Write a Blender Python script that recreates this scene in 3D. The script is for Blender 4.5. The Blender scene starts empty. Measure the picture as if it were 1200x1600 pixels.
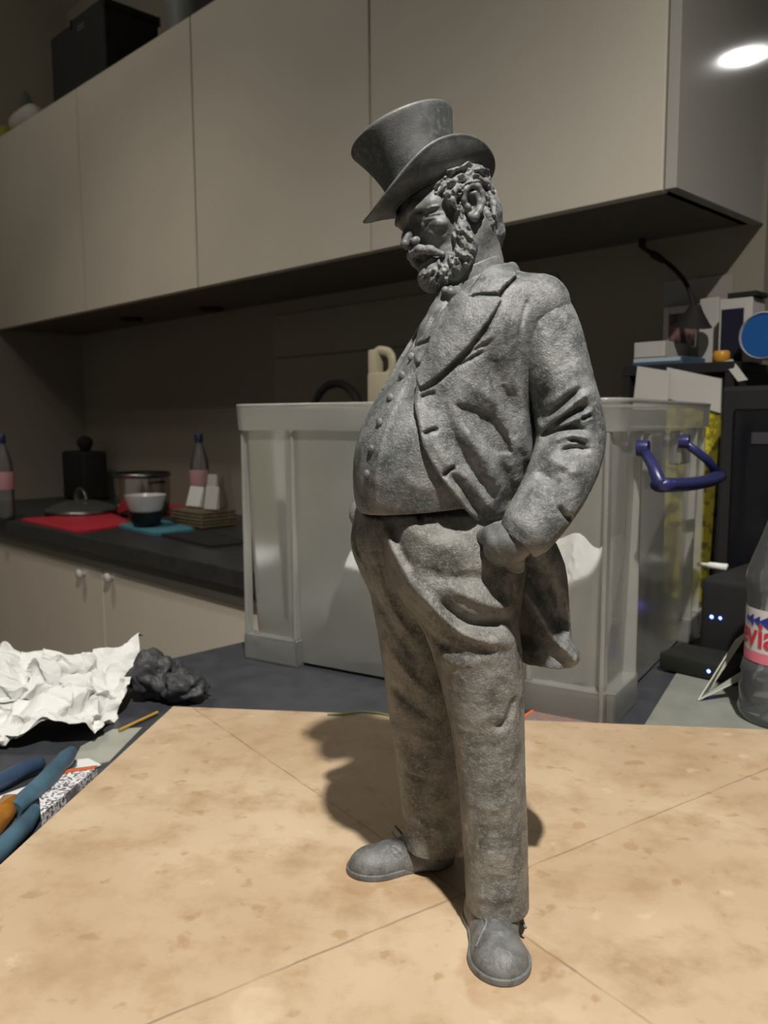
import bpy, bmesh, math, random
import numpy as np
from mathutils import Vector, Matrix, noise as mnoise
R = math.radians
random.seed(7); rng = np.random.default_rng(7)
C = bpy.context.scene.collection
scene = bpy.context.scene

# ---------------------------------------------------------------- camera
TABLE = 0.900            # worktop height
BOARD = 0.912            # top of the modelling board
CAM = Vector((0, 0, BOARD + 0.2625))
FPX = 1294.0
PITCH, ROLL = R(6.4), R(0.3)
cam_d = bpy.data.cameras.new('camera'); cam = bpy.data.objects.new('camera', cam_d); C.objects.link(cam)
cam_d.sensor_fit = 'VERTICAL'; cam_d.sensor_height = 24.0; cam_d.lens = 24.0 * FPX / 1600.0
cam_d.clip_start = 0.02
cam_d.dof.use_dof = True; cam_d.dof.focus_distance = 0.44; cam_d.dof.aperture_fstop = 11.0
CR = Matrix.Rotation(math.pi/2 - PITCH, 3, 'X') @ Matrix.Rotation(-ROLL, 3, 'Z')
cam.matrix_world = Matrix.Translation(CAM) @ CR.to_4x4()
scene.camera = cam

# ---------------------------------------------------------------- world, lights, exposure
scene.view_settings.view_transform = 'Standard'; scene.view_settings.look = 'None'
scene.view_settings.gamma = 1.0; scene.view_settings.use_curve_mapping = False
scene.view_settings.exposure = 0.0
world = bpy.data.worlds.new('world'); scene.world = world; world.use_nodes = True
world.node_tree.nodes['Background'].inputs[0].default_value = (1.0, 0.93, 0.84, 1)
world.node_tree.nodes['Background'].inputs[1].default_value = 0.14
CEIL = 2.60
DOWNLIGHTS = [((0.155, -0.34), 185.0, 0.024, 145, (1.0, 0.95, 0.88)),      # over the board, lights the statue
              (None, 22.0, 0.06, 140, (1.0, 0.97, 0.92)),        # seen mirrored in the glossy cabinet end
              ((0.9, -1.7), 30.0, 0.12, 130, (1.0, 0.92, 0.80)),  # unseen fill added behind the viewer
              ((-0.98, 1.48), 30.0, 0.05, 108, (1.0, 0.92, 0.80))]  # unseen fill added to brighten the left wall cabinet doors
FILL_DOME = ((-1.35, 1.62), 5.0)                           # added unseen fill dome, far left, brightens the wall above the cabinets

# ---------------------------------------------------------------- measuring helpers
def ray(px, py):
    return CR @ Vector(((px-600)/FPX, -(py-800)/FPX, -1.0))
def pt_z(px, py, z):
    d = ray(px, py); return CAM + d * ((z - CAM.z)/d.z)
def pt_y(px, py, y):
    d = ray(px, py); return CAM + d * ((y - CAM.y)/d.y)
def pt_pl(px, py, p0, n):
    d = ray(px, py); return CAM + d * ((Vector(p0)-CAM).dot(Vector(n))/d.dot(Vector(n)))
KA = R(-45)
UX = Vector((math.cos(KA), math.sin(KA), 0)); NX = Vector((-math.sin(KA), math.cos(KA), 0))
def K(u, n, z=0.0):
    return UX*u + NX*n + Vector((0, 0, z))
def pt_n(px, py, n):
    return pt_pl(px, py, K(0, n, 0), NX)
def ku(p):
    return Vector(p).dot(UX)
def kn(p):
    return Vector(p).dot(NX)

# ---------------------------------------------------------------- materials
MATS = {}
def nodes_of(name):
    m = bpy.data.materials.new(name); m.use_nodes = True
    nt = m.node_tree; b = nt.nodes['Principled BSDF']
    return m, nt, b
def mat(name, col, rough=0.5, metal=0.0, var=0.0, vscale=20.0, bump=0.0, bscale=200.0, spec=0.5, coat=0.0, trans=0.0, emit=None, ior=1.45, detail=4.0):
    if name in MATS: return MATS[name]
    m, nt, b = nodes_of(name); N, L = nt.nodes, nt.links
    b.inputs['Base Color'].default_value = (*col, 1); b.inputs['Roughness'].default_value = rough
    b.inputs['Metallic'].default_value = metal; b.inputs['Specular IOR Level'].default_value = spec
    b.inputs['Coat Weight'].default_value = coat; b.inputs['Transmission Weight'].default_value = trans
    b.inputs['IOR'].default_value = ior
    tc = N.new('ShaderNodeTexCoord')
    nz = N.new('ShaderNodeTexNoise'); nz.inputs['Scale'].default_value = vscale; nz.inputs['Detail'].default_value = detail
    L.new(tc.outputs['Object'], nz.inputs['Vector'])
    mr = N.new('ShaderNodeMapRange'); mr.inputs[1].default_value = 0.3; mr.inputs[2].default_value = 0.7
    mr.inputs[3].default_value = 1-var; mr.inputs[4].default_value = 1+var
    L.new(nz.outputs['Fac'], mr.inputs[0])
    mx = N.new('ShaderNodeVectorMath'); mx.operation = 'SCALE'; mx.inputs[0].default_value = col
    L.new(mr.outputs[0], mx.inputs['Scale']); L.new(mx.outputs[0], b.inputs['Base Color'])
    if bump:
        n2 = N.new('ShaderNodeTexNoise'); n2.inputs['Scale'].default_value = bscale; n2.inputs['Detail'].default_value = 3
        L.new(tc.outputs['Object'], n2.inputs['Vector'])
        bp = N.new('ShaderNodeBump'); bp.inputs['Strength'].default_value = bump; bp.inputs['Distance'].default_value = 0.001
        L.new(n2.outputs['Fac'], bp.inputs['Height']); L.new(bp.outputs[0], b.inputs['Normal'])
    if emit:
        b.inputs['Emission Color'].default_value = (*emit[0], 1); b.inputs['Emission Strength'].default_value = emit[1]
    MATS[name] = m; return m

def sheet_plastic(name, col, clear, gloss_rough, bumpy=0.0, trl=0.5):
    """thin milky or clear plastic: part see-through, part scattering, with a surface gloss"""
    m = bpy.data.materials.new(name); m.use_nodes = True; nt = m.node_tree; N, L = nt.nodes, nt.links
    N.clear(); out = N.new('ShaderNodeOutputMaterial')
    tr = N.new('ShaderNodeBsdfTransparent'); tr.inputs[0].default_value = (0.93, 0.94, 0.94, 1)
    df = N.new('ShaderNodeBsdfDiffuse'); tl = N.new('ShaderNodeBsdfTranslucent')
    tc = N.new('ShaderNodeTexCoord'); nz = N.new('ShaderNodeTexNoise'); nz.inputs['Scale'].default_value = 9; nz.inputs['Detail'].default_value = 5
    L.new(tc.outputs['Object'], nz.inputs['Vector'])
    mr = N.new('ShaderNodeMapRange'); mr.inputs[1].default_value = .3; mr.inputs[2].default_value = .7; mr.inputs[3].default_value = .88; mr.inputs[4].default_value = 1.08
    L.new(nz.outputs['Fac'], mr.inputs[0])
    sc = N.new('ShaderNodeVectorMath'); sc.operation = 'SCALE'; sc.inputs[0].default_value = col; L.new(mr.outputs[0], sc.inputs['Scale'])
    L.new(sc.outputs[0], df.inputs[0]); L.new(sc.outputs[0], tl.inputs[0])
    m1 = N.new('ShaderNodeMixShader'); m1.inputs[0].default_value = trl; L.new(df.outputs[0], m1.inputs[1]); L.new(tl.outputs[0], m1.inputs[2])
    m2 = N.new('ShaderNodeMixShader'); m2.inputs[0].default_value = 1-clear; L.new(tr.outputs[0], m2.inputs[1]); L.new(m1.outputs[0], m2.inputs[2])
    gl = N.new('ShaderNodeBsdfGlossy'); gl.inputs['Roughness'].default_value = gloss_rough; gl.inputs[0].default_value = (1, 1, 1, 1)
    fr = N.new('ShaderNodeFresnel'); fr.inputs[0].default_value = 1.45
    if bumpy:
        bp = N.new('ShaderNodeBump'); bp.inputs['Strength'].default_value = bumpy; bp.inputs['Distance'].default_value = .002
        L.new(nz.outputs['Fac'], bp.inputs['Height']); L.new(bp.outputs[0], gl.inputs['Normal'])
    m3 = N.new('ShaderNodeMixShader'); L.new(fr.outputs[0], m3.inputs[0]); L.new(m2.outputs[0], m3.inputs[1]); L.new(gl.outputs[0], m3.inputs[2])
    L.new(m3.outputs[0], out.inputs[0]); MATS[name] = m; return m

M_door = mat('beige_laminate', (.60, .56, .475), .5, var=.05, vscale=3, bump=.05, bscale=400, spec=.5)
M_door_lit = mat('beige_laminate_lit', (.72, .65, .55), .35, var=.05, vscale=3, spec=.4)  # same laminate, lightened to show the brighter light on the lower doors
M_endpanel = mat('beige_gloss_laminate', (.42, .405, .37), .07, var=.03, vscale=4, spec=.6)
M_carcass = mat('cabinet_carcass', (.13, .12, .10), .6, var=.05)
M_gap = mat('dark_gap', (.03, .027, .022), .9)
M_wall = mat('wall_paint', (.27, .245, .195), .75, var=.05, vscale=2.5, bump=.1, bscale=120)
M_wall_up = mat('splashback_panel', (.30, .27, .225), .45, var=.04, vscale=3)
M_ceil = mat('ceiling_paint', (.55, .53, .49), .9, var=.03)
M_floor = mat('floor_tiles', (.12, .11, .10), .5, var=.2, vscale=6)
M_counter = mat('dark_laminate', (.035, .036, .038), .38, var=.25, vscale=60, spec=.5)
M_table = mat('slate_laminate', (.045, .049, .058), .42, var=.2, vscale=40, bump=.05, bscale=300)
M_rail = mat('aluminium_rail', (.16, .155, .14), .45, metal=.3)
M_black = mat('black_plastic', (.010, .010, .011), .38, var=.1)
M_blackmat = mat('black_matt', (.012, .012, .012), .8, var=.2)
M_blackglass = mat('black_glass', (.006, .007, .010), .12)
M_steel = mat('steel', (.50, .47, .42), .22, metal=1.0)
M_darksteel = mat('dark_steel', (.20, .20, .20), .35, metal=1.0)
M_white = mat('white_paper', (.68, .69, .67), .75, var=.04, vscale=12)
M_whitedim = mat('offwhite_card', (.50, .48, .45), .7, var=.08, vscale=15)
M_ceramic = mat('white_ceramic', (.62, .60, .60), .25, spec=.5)
M_red = mat('red_mat', (.55, .035, .055), .42, var=.15, vscale=20)
M_teal = mat('teal_cloth', (.06, .22, .28), .85, var=.15, vscale=60, bump=.3, bscale=500)
M_cream = mat('cream_plastic', (.55, .50, .36), .4, var=.05)
M_blue_handle = mat('blue_handle_plastic', (.022, .025, .10), .33, var=.1, vscale=50)
M_toolblue = mat('blue_tool_plastic', (.05, .105, .15), .42, var=.35, vscale=45, bump=.15, bscale=160)
M_toolblue2 = mat('dark_blue_tool_plastic', (.028, .052, .10), .42, var=.3, vscale=45)
M_amber = mat('amber_resin', (.42, .17, .02), .14, var=.3, vscale=60, trans=.3)
M_box = sheet_plastic('frosted_box_plastic', (.68, .68, .64), .64, .25, trl=.6)
M_box_thick = sheet_plastic('frosted_box_ribs', (.76, .76, .71), .42, .25, trl=.6)
M_clear = sheet_plastic('clear_bottle_plastic', (.55, .58, .62), .82, .06, bumpy=.5, trl=.3)
M_film = sheet_plastic('clear_plastic_film', (.62, .64, .58), .45, .15, bumpy=.8, trl=.3)

# ---------------------------------------------------------------- object helpers
def setp(o, label=None, cat=None, group=None, kind=None):
    if label: o['label'] = label
    if cat: o['category'] = cat
    if group: o['group'] = group
    if kind: o['kind'] = kind
    return o
def thing(name, label, cat, loc=(0, 0, 0), rotz=0.0, group=None):
    o = bpy.data.objects.new(name, None); C.objects.link(o); o.empty_display_size = .02
    o.location = loc; o.rotation_euler = (0, 0, rotz)
    return setp(o, label, cat, group)
def obj(name, bm, m, parent=None, loc=None, rotz=None, smooth=False, angle=None):
    me = bpy.data.meshes.new(name)
    if isinstance(bm, bmesh.types.BMesh):
        bmesh.ops.recalc_face_normals(bm, faces=bm.faces[:]) if smooth != 'keep' else None
        bm.to_mesh(me); bm.free()
    else:
        me.from_pydata(*bm)
    me.materials.append(m)
    if smooth:
        me.polygons.foreach_set('use_smooth', [True]*len(me.polygons))
        if angle: me.set_sharp_from_angle(angle=R(angle))
    o = bpy.data.objects.new(name, me); C.objects.link(o)
    if parent is not None: o.parent = parent
    if loc is not None: o.location = loc
    if rotz is not None: o.rotation_euler = (0, 0, rotz)
    return o
def box(bm, lo, hi, bev=0.0, seg=2, M=None):
    lo, hi = Vector(lo), Vector(hi)
    r = bmesh.ops.create_cube(bm, size=1.0); vs = r['verts']
    for v in vs: v.co = Vector(((lo[i]+hi[i])/2 + v.co[i]*(hi[i]-lo[i])) for i in range(3))
    if bev:
        es = {e for v in vs for e in v.link_edges}
        r2 = bmesh.ops.bevel(bm, geom=list(es), offset=bev, segments=seg, affect='EDGES', profile=.5)
        vs = list({v for f in r2['faces'] for v in f.verts} | {v for v in vs if v.is_valid})
    if M is not None:
        for v in vs: v.co = M @ v.co
    return vs
def bx(lo, hi, bev=0.0, seg=2, M=None):
    bm = bmesh.new(); box(bm, lo, hi, bev, seg, M); return bm
def tube(bm, pts, rad, seg=10, caps=True):
    pts = [Vector(p) for p in pts]; n = len(pts)
    rads = rad if isinstance(rad, (list, tuple)) else [rad]*n
    up = Vector((0, 0, 1)); rings = []; prev = None
    for i, p in enumerate(pts):
        t = (pts[min(i+1, n-1)] - pts[max(i-1, 0)]).normalized()
        if prev is None:
            a = up if abs(t.dot(up)) < .9 else Vector((1, 0, 0)); x = t.cross(a).normalized()
        else:
            x = (prev - t*prev.dot(t)).normalized()
        prev = x; y = t.cross(x)
        r = rads[i]; r = r if isinstance(r, tuple) else (r, r)
        rings.append([bm.verts.new(p + x*math.cos(2*math.pi*k/seg)*r[0] + y*math.sin(2*math.pi*k/seg)*r[1]) for k in range(seg)])
    for a, b in zip(rings, rings[1:]):
        for k in range(seg): bm.faces.new((a[k], a[(k+1) % seg], b[(k+1) % seg], b[k]))
    if caps:
        bm.faces.new(rings[0][::-1]); bm.faces.new(rings[-1])
    return bm
def tb(pts, rad, seg=10): return tube(bmesh.new(), pts, rad, seg)
def smooth_path(pts, n=6):
    P = [Vector(p) for p in pts]; P = [P[0]*2-P[1]] + P + [P[-1]*2-P[-2]]; out = []
    for i in range(1, len(P)-2):
        for k in range(n):
            t = k/n; a, b, c, d = P[i-1:i+3]
            out.append(.5*((2*b) + (c-a)*t + (2*a-5*b+4*c-d)*t*t + (3*b-a-3*c+d)*t**3))
    out.append(P[-2]); return out
def lathe(bm, prof, seg=32, cap0=False, cap1=False, M=None):
    rings = []
    for r, z in prof:
        rings.append([bm.verts.new((r*math.cos(2*math.pi*k/seg), r*math.sin(2*math.pi*k/seg), z)) for k in range(seg)])
    for a, b in zip(rings, rings[1:]):
        for k in range(seg): bm.faces.new((a[k], a[(k+1) % seg], b[(k+1) % seg], b[k]))
    if cap0: bm.faces.new(rings[0][::-1])
    if cap1: bm.faces.new(rings[-1])
    if M is not None:
        for rg in rings:
            for v in rg: v.co = M @ v.co
    return bm
def lt(prof, seg=32, cap0=False, cap1=False, M=None): return lathe(bmesh.new(), prof, seg, cap0, cap1, M)
def prism(pts, z0, z1, M=None):
    bm = bmesh.new(); a = [bm.verts.new((x, y, z0)) for x, y in pts]; b = [bm.verts.new((x, y, z1)) for x, y in pts]
    bm.faces.new(a[::-1]); bm.faces.new(b); n = len(pts)
    for k in range(n): bm.faces.new((a[k], a[(k+1) % n], b[(k+1) % n], b[k]))
    if M is not None:
        for v in bm.verts: v.co = M @ v.co
    return bm
def slab(corners, t):
    """thin plate through four world points, thickness t along its normal"""
    c = [Vector(p) for p in corners]; n = (c[1]-c[0]).cross(c[2]-c[0]).normalized()*t/2
    bm = bmesh.new(); a = [bm.verts.new(p-n) for p in c]; b = [bm.verts.new(p+n) for p in c]; m = len(c)
    bm.faces.new(a[::-1]); bm.faces.new(b)
    for k in range(m): bm.faces.new((a[k], a[(k+1) % m], b[(k+1) % m], b[k]))
    return bm
def centred(name, bm, m, label, cat, group=None, smooth=False, parent=None, angle=None):
    """world-space bmesh -> object with its origin at the footprint centre"""
    lo = Vector([min(v.co[i] for v in bm.verts) for i in range(3)]); hi = Vector([max(v.co[i] for v in bm.verts) for i in range(3)])
    c = Vector(((lo.x+hi.x)/2, (lo.y+hi.y)/2, lo.z))
    for v in bm.verts: v.co -= c
    o = obj(name, bm, m, None, c, smooth=smooth, angle=angle)
    return setp(o, label, cat, group)
# ================================================================ ROOM
N_WALL, N_CNT, N_CAB = 1.40, 0.875, 1.094
Z_CB = CAM.z + 0.311                               # underside of the wall cabinets
Z_CT = pt_n(288, 30, N_CAB).z                      # their top
U_END = ku(pt_n(1056, 303, N_CAB))                 # right-hand end of the wall cabinets
U_L = ku(pt_n(133, 650, N_WALL))                                        # left wall
SEAMS = [U_END, ku(pt_n(579, 392, N_CAB)), ku(pt_n(309, 445, N_CAB)), ku(pt_n(134, 484, N_CAB)), U_L]
print('U_END', U_END, 'seams', SEAMS, 'top', Z_CT, 'bot', Z_CB)
FAR_U = 3.4
U_WE = U_END+.004                                       # the back wall stops just right of the cabinets; the room goes on behind it
def struct(name, bm, m, loc=(0, 0, 0), rotz=0.0):
    return setp(obj(name, bm, m, None, loc, rotz), kind='structure')
struct('floor', bx((U_L-.1, -2.6, -.05), (FAR_U+.1, 5.1, 0)), M_floor, (0, 0, 0), KA)
ceil = struct('ceiling', bx((U_L-.1, -2.6, CEIL), (FAR_U+.1, 5.1, CEIL+.05)), M_ceil, (0, 0, 0), KA)
wb = struct('wall_back', bx((U_L-.1, N_WALL, 0), (U_WE, N_WALL+.1, CEIL)), M_wall, (0, 0, 0), KA)
struct('wall_left', bx((U_L-.1, -2.6, 0), (U_L, N_WALL, CEIL)), M_wall, (0, 0, 0), KA)
struct('wall_far', bx((U_WE-.6, 5.0, 0), (FAR_U+.1, 5.1, CEIL)), M_wall, (0, 0, 0), KA)
struct('wall_right', bx((FAR_U, -2.6, 0), (FAR_U+.1, 5.0, CEIL)), M_wall, (0, 0, 0), KA)
struct('wall_return', bx((U_WE-.7, N_WALL+.1, 0), (U_WE-.6, 5.1, CEIL)), M_wall, (0, 0, 0), KA)
# splashback panel behind the tap, slightly paler than the wall, in two pieces with a joint
p1, p2 = pt_n(430, 516, N_WALL), pt_n(870, 640, N_WALL)
zj = pt_n(500, 554, N_WALL).z
struct('trim_1', bx((ku(p1), N_WALL-.006, TABLE), (ku(p2), N_WALL, zj-.002), .001, 1), M_wall_up, (0, 0, 0), KA)
struct('trim_2', bx((ku(p1), N_WALL-.006, zj+.002), (ku(p2), N_WALL, Z_CB-.035), .001, 1), M_wall_up, (0, 0, 0), KA)

# downlights in the ceiling, the last entries added as fill
M_lampglass = mat('lamp_glass', (1, 1, 1), .4, emit=((1, .98, .94), 60.0))
_d = ray(1163, 87); _p = pt_pl(1163, 87, K(U_END, 0, 0), UX); _r = _d-UX*(2*_d.dot(UX)); _q = _p+_r*((CEIL-_p.z)/_r.z); print('mirror lamp', _q)
DOWNLIGHTS[1] = ((_q.x, _q.y),)+DOWNLIGHTS[1][1:]
for i, ((lx, ly), pw, rad, ang, col) in enumerate(DOWNLIGHTS):
    t = thing('ceiling_downlight', ['white recessed downlight in the ceiling above the statue', 'white recessed downlight mirrored in the cabinet end panel',
              'white recessed fill downlight added in the ceiling behind the viewer', 'white recessed fill downlight added in the ceiling in front of the left wall cabinets'][i], 'light', (lx, ly, CEIL))
    obj('trim_ring', lt([(.032, -.002), (.034, -.006), (.045, -.006), (.048, 0)], 32), M_ceramic, t, smooth=True)
    obj('lamp_glass', lt([(.0005, -.0035), (.033, -.0035)], 32, cap0=True), M_lampglass if i == 1 else mat('lamp_glass_soft', (1, 1, 1), .4, emit=((1, .95, .86), 12.0)), t)
    if i == 1: t.scale = (2.2, 2.2, 1)
    ld = bpy.data.lights.new('downlight', 'SPOT'); ld.energy = pw; ld.color = col; ld.spot_size = R(ang); ld.spot_blend = .8; ld.shadow_soft_size = rad
    lo = bpy.data.objects.new('downlight_lamp', ld); C.objects.link(lo); lo.location = (lx, ly, CEIL-.02)

t = thing('fill_dome', 'small round fill dome added on the ceiling before the far left cabinets', 'light', (FILL_DOME[0][0], FILL_DOME[0][1], CEIL))
obj('base_ring', lt([(.07, -.012), (.075, -.01), (.075, 0)], 36), M_ceramic, t, smooth=True)
obj('shade', lt([(.0005, -.042), (.03, -.039), (.055, -.027), (.069, -.012)], 36, cap0=True), mat('fill_dome_glass', (1, 1, 1), .4, emit=((1, .92, .8), 2.5)), t, smooth=True)
ld = bpy.data.lights.new('fill_dome_light', 'POINT'); ld.energy = FILL_DOME[1]; ld.color = (1, .93, .82); ld.shadow_soft_size = .06
lo = bpy.data.objects.new('fill_dome_light', ld); C.objects.link(lo); lo.location = (FILL_DOME[0][0], FILL_DOME[0][1], CEIL-.12)

# ---- wall cabinets: four units, one door each
labels = ['beige wall cabinet at the right end of the row, above the storage box',
          'beige wall cabinet behind the top hat, second from the right end',
          'beige wall cabinet with the black box standing on top of it',
          'beige wall cabinet at the far left against the left wall']
H = Z_CT - Z_CB
for i in range(4):
    ur, ul = SEAMS[i], SEAMS[i+1]; w = ur-ul
    t = thing('wall_cabinet', labels[i], 'cabinet', K(ul, N_CAB, Z_CB), KA, 'wall cabinets over the worktop')
    D = N_WALL - N_CAB
    bm = bmesh.new(); th = .016
    box(bm, (0.0005, .022, 0), (th, D-.001, H)); box(bm, (w-th-(.0175 if i == 0 else 0), .022, 0), (w-.0005-(.0175 if i == 0 else 0), D-.001, H))
    box(bm, (th, .022, 0), (w-th-.0005, D-.001, th)); box(bm, (th, .022, H-th), (w-th-.0005, D-.001, H)); box(bm, (th, D-.006, th), (w-th-.0005, D-.001, H-th))
    obj('body', bm, M_carcass, t)
    obj('door', bx((.0022, 0, -.004), (w-.0022-(.018 if i == 0 else 0), .019, H), .0012, 1), M_door, t)
    if i == 0:
        obj('end_panel', bx((w-.0165, .0, -.004), (w, D-.001, H), .0008, 1), M_endpanel, t)
        hb = bmesh.new(); box(hb, (w-.0005, .012, H*.47), (w+.0025, .018, H*.47+.014), .0006, 1)
        obj('hinge_cap', hb, M_ceramic, t)
# a tall pale filler right of the end panel, seen as a sliver at the picture's edge
# ---- base units and worktops
U_PEN = ku(pt_z(290, 1023, TABLE))                          # left edge of the peninsula worktop
struct_cnt = thing('kitchen_worktop', 'long dark laminate worktop running along the back wall', 'worktop', K(0, 0, 0), KA)
obj('top', bx((U_L+.001, N_CNT, TABLE-.038), (1.0, N_WALL-.001, TABLE), .003, 2), M_counter, struct_cnt)
obj('front_rail', bx((U_L+.001, N_CNT+.012, TABLE-.072), (U_PEN-.002, N_CNT+.03, TABLE-.039), .001, 1), M_rail, struct_cnt)
ug = ku(pt_n(160, 889, N_CNT+.02))
edges = [ug, ug+.62, ug-.62, ug-1.24]
lowlab = ['beige base cabinet door right of the seam, beside the peninsula worktop', 'beige base cabinet left of the seam under the red mat', 'beige base cabinet at the far left end of the worktop']
for i, (ul, ur) in enumerate([(ug, U_PEN+.04), (ug-.80, ug), (U_L+.002, ug-.80)]):
    w = ur-ul; zt = TABLE-.074
    t = thing('base_cabinet', lowlab[i], 'cabinet', K(ul, N_CNT+.02, 0), KA, 'base cabinets under the worktop')
    D = N_WALL-N_CNT-.022
    bm = bmesh.new(); box(bm, (.001, .021, .1), (.017, D, zt)); box(bm, (w-.017, .021, .1), (w-.001, D, zt)); box(bm, (.017, .021, .1), (w-.017, D, .116)); box(bm, (.017, D-.008, .116), (w-.017, D, zt)); box(bm, (.02, .05, 0), (w-.02, .07, .1))
    obj('body', bm, M_carcass, t)
    d = obj('door', bx((.002, 0, .104), (w-.002, .019, zt-.001), .0012, 1), M_door_lit, t)
    if i < 2:
        kp = pt_n(*[(176, 902), (132, 896)][i], N_CNT+.02)
        kb = lt([(.0005, -.020), (.008, -.020), (.011, -.017), (.012, -.013), (.010, -.009), (.006, -.006), (.005, 0)], 20, cap0=True, M=Matrix.Translation((ku(kp)-ul, 0, kp.z)) @ Matrix.Rotation(R(-90), 4, 'X') @ Matrix.Scale(1, 4))
        obj('knob', kb, M_ceramic, d, smooth=True, angle=50)
# peninsula worktop the board lies on
pen = thing('peninsula_worktop', 'slate grey worktop under the board and the storage box', 'worktop', K(0, 0, 0), KA)
obj('top', bx((U_PEN, -.62, TABLE-.038), (1.05, N_CNT-.001, TABLE), .002, 2), M_table, pen)
obj('support', bx((U_PEN+.05, -.5, 0), (.95, N_CNT-.03, TABLE-.0385)), M_door_lit, pen)

# ---- modelling board
BC = pt_z(724, 1397, BOARD); BA = pt_z(270, 1103, BOARD)
v = BA-BC; hd = v.length; ang = math.atan2(v.y, v.x)     # corner A is the far-left one
rot = ang - R(135); half = hd/math.sqrt(2)
l1 = pt_z(300, 1105, BOARD)-BC; l2 = pt_z(1170, 1213, BOARD)-BC
a1 = math.atan2(l1.y, l1.x)-rot; a2 = math.atan2(l2.y, l2.x)-rot
print('board half', half, 'rot', math.degrees(rot), 'A', BA, 'c', BC)
def board_mat():
    m, nt, b = nodes_of('hardboard_sheet'); N, L = nt.nodes, nt.links
    def math_(op, a, bb=None, clamp=False):
        n = N.new('ShaderNodeMath'); n.operation = op; n.use_clamp = clamp
        for i, q in enumerate((a, bb)):
            if q is None: continue
            if isinstance(q, (int, float)): n.inputs[i].default_value = q
            else: L.new(q, n.inputs[i])
        return n.outputs[0]
    def rng_(x, a, b_, c, d):
        n = N.new('ShaderNodeMapRange'); n.inputs[1].default_value = a; n.inputs[2].default_value = b_; n.inputs[3].default_value = c; n.inputs[4].default_value = d
        L.new(x, n.inputs[0]); return n.outputs[0]
    def mixc(f, a, c):
        n = N.new('ShaderNodeMix'); n.data_type = 'RGBA'; L.new(f, n.inputs[0])
        for i, q in ((6, a), (7, c)):
            if isinstance(q, tuple): n.inputs[i].default_value = (*q, 1)
            else: L.new(q, n.inputs[i])
        return n.outputs[2]
    tc = N.new('ShaderNodeTexCoord'); P = tc.outputs['Object']
    def noise(s, det=4, off=0, rough=.5):
        mp = N.new('ShaderNodeMapping'); mp.inputs[1].default_value = (off, off*.7, 0); L.new(P, mp.inputs[0])
        n = N.new('ShaderNodeTexNoise'); n.inputs['Scale'].default_value = s; n.inputs['Detail'].default_value = det; n.inputs['Roughness'].default_value = rough
        L.new(mp.outputs[0], n.inputs['Vector']); return n.outputs['Fac']
    col = mixc(rng_(noise(7, 5), .35, .65, 0, 1), (.47, .34, .215), (.58, .455, .31))
    col = mixc(rng_(noise(28, 6, 3, .65), .46, .68, 0, .75), col, (.38, .255, .14))
    col = mixc(rng_(noise(60, 3, 9), .62, .70, 0, .5), col, (.33, .19, .08))
    col = mixc(rng_(noise(45, 4, 14), .66, .72, 0, .4), col, (.68, .57, .42))
    sep = N.new('ShaderNodeSeparateXYZ'); L.new(P, sep.inputs[0]); X, Y = sep.outputs[0], sep.outputs[1]
    wob = rng_(noise(60, 3, 5), .3, .7, -.0004, .0004)
    for a in (a1, a2):
        d = math_('ADD', math_('MULTIPLY', X, -math.sin(a)), math_('MULTIPLY', Y, math.cos(a)))
        d = math_('ABSOLUTE', math_('ADD', d, wob))
        f = math_('MULTIPLY', rng_(d, .0003, .0011, .62, 0), rng_(noise(35, 3, 7), .35, .6, .35, 1))
        col = mixc(f, col, (.17, .125, .08))
    # water stains and damp rings round the shoes
    for (px, py, rx, ry, st) in [(560, 1365, 60, 26, .35), (800, 1515, 80, 40, .33), (985, 1322, 16, 20, .4), (905, 1290, 14, 10, .35), (650, 1385, 60, 20, .2), (400, 1580, 40, 30, -.25)]:
        q = pt_z(px, py, BOARD); q = Matrix.Rotation(-rot, 3, 'Z') @ (q-BC)
        rr = rx*(BC.y)/FPX
        dx = math_('DIVIDE', math_('SUBTRACT', X, q.x), rr); dy = math_('DIVIDE', math_('SUBTRACT', Y, q.y), rr*1.1)
        r2 = math_('ADD', math_('ADD', math_('MULTIPLY', dx, dx), math_('MULTIPLY', dy, dy)), rng_(noise(50, 3, 11), .3, .7, -.5, .5))
        f = rng_(r2, .6, 1.1, abs(st), 0)
        col = mixc(f, col, (.33, .18, .08) if st > 0 else (.72, .62, .46))
    L.new(col, b.inputs['Base Color'])
    L.new(rng_(noise(20, 3, 2), .3, .7, .38, .55), b.inputs['Roughness'])
    bp = N.new('ShaderNodeBump'); bp.inputs['Strength'].default_value = .12; bp.inputs['Distance'].default_value = .0008
    L.new(noise(300, 3, 1), bp.inputs['Height']); L.new(bp.outputs[0], b.inputs['Normal'])
    return m
bb = obj('modelling_board', bx((-half, -half, -(BOARD-TABLE-.0002)), (half, half, 0), .0012, 2), board_mat(), None, BC, rot)
setp(bb, 'square tan hardboard sheet with pencilled diagonals under the statue', 'board')
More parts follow.
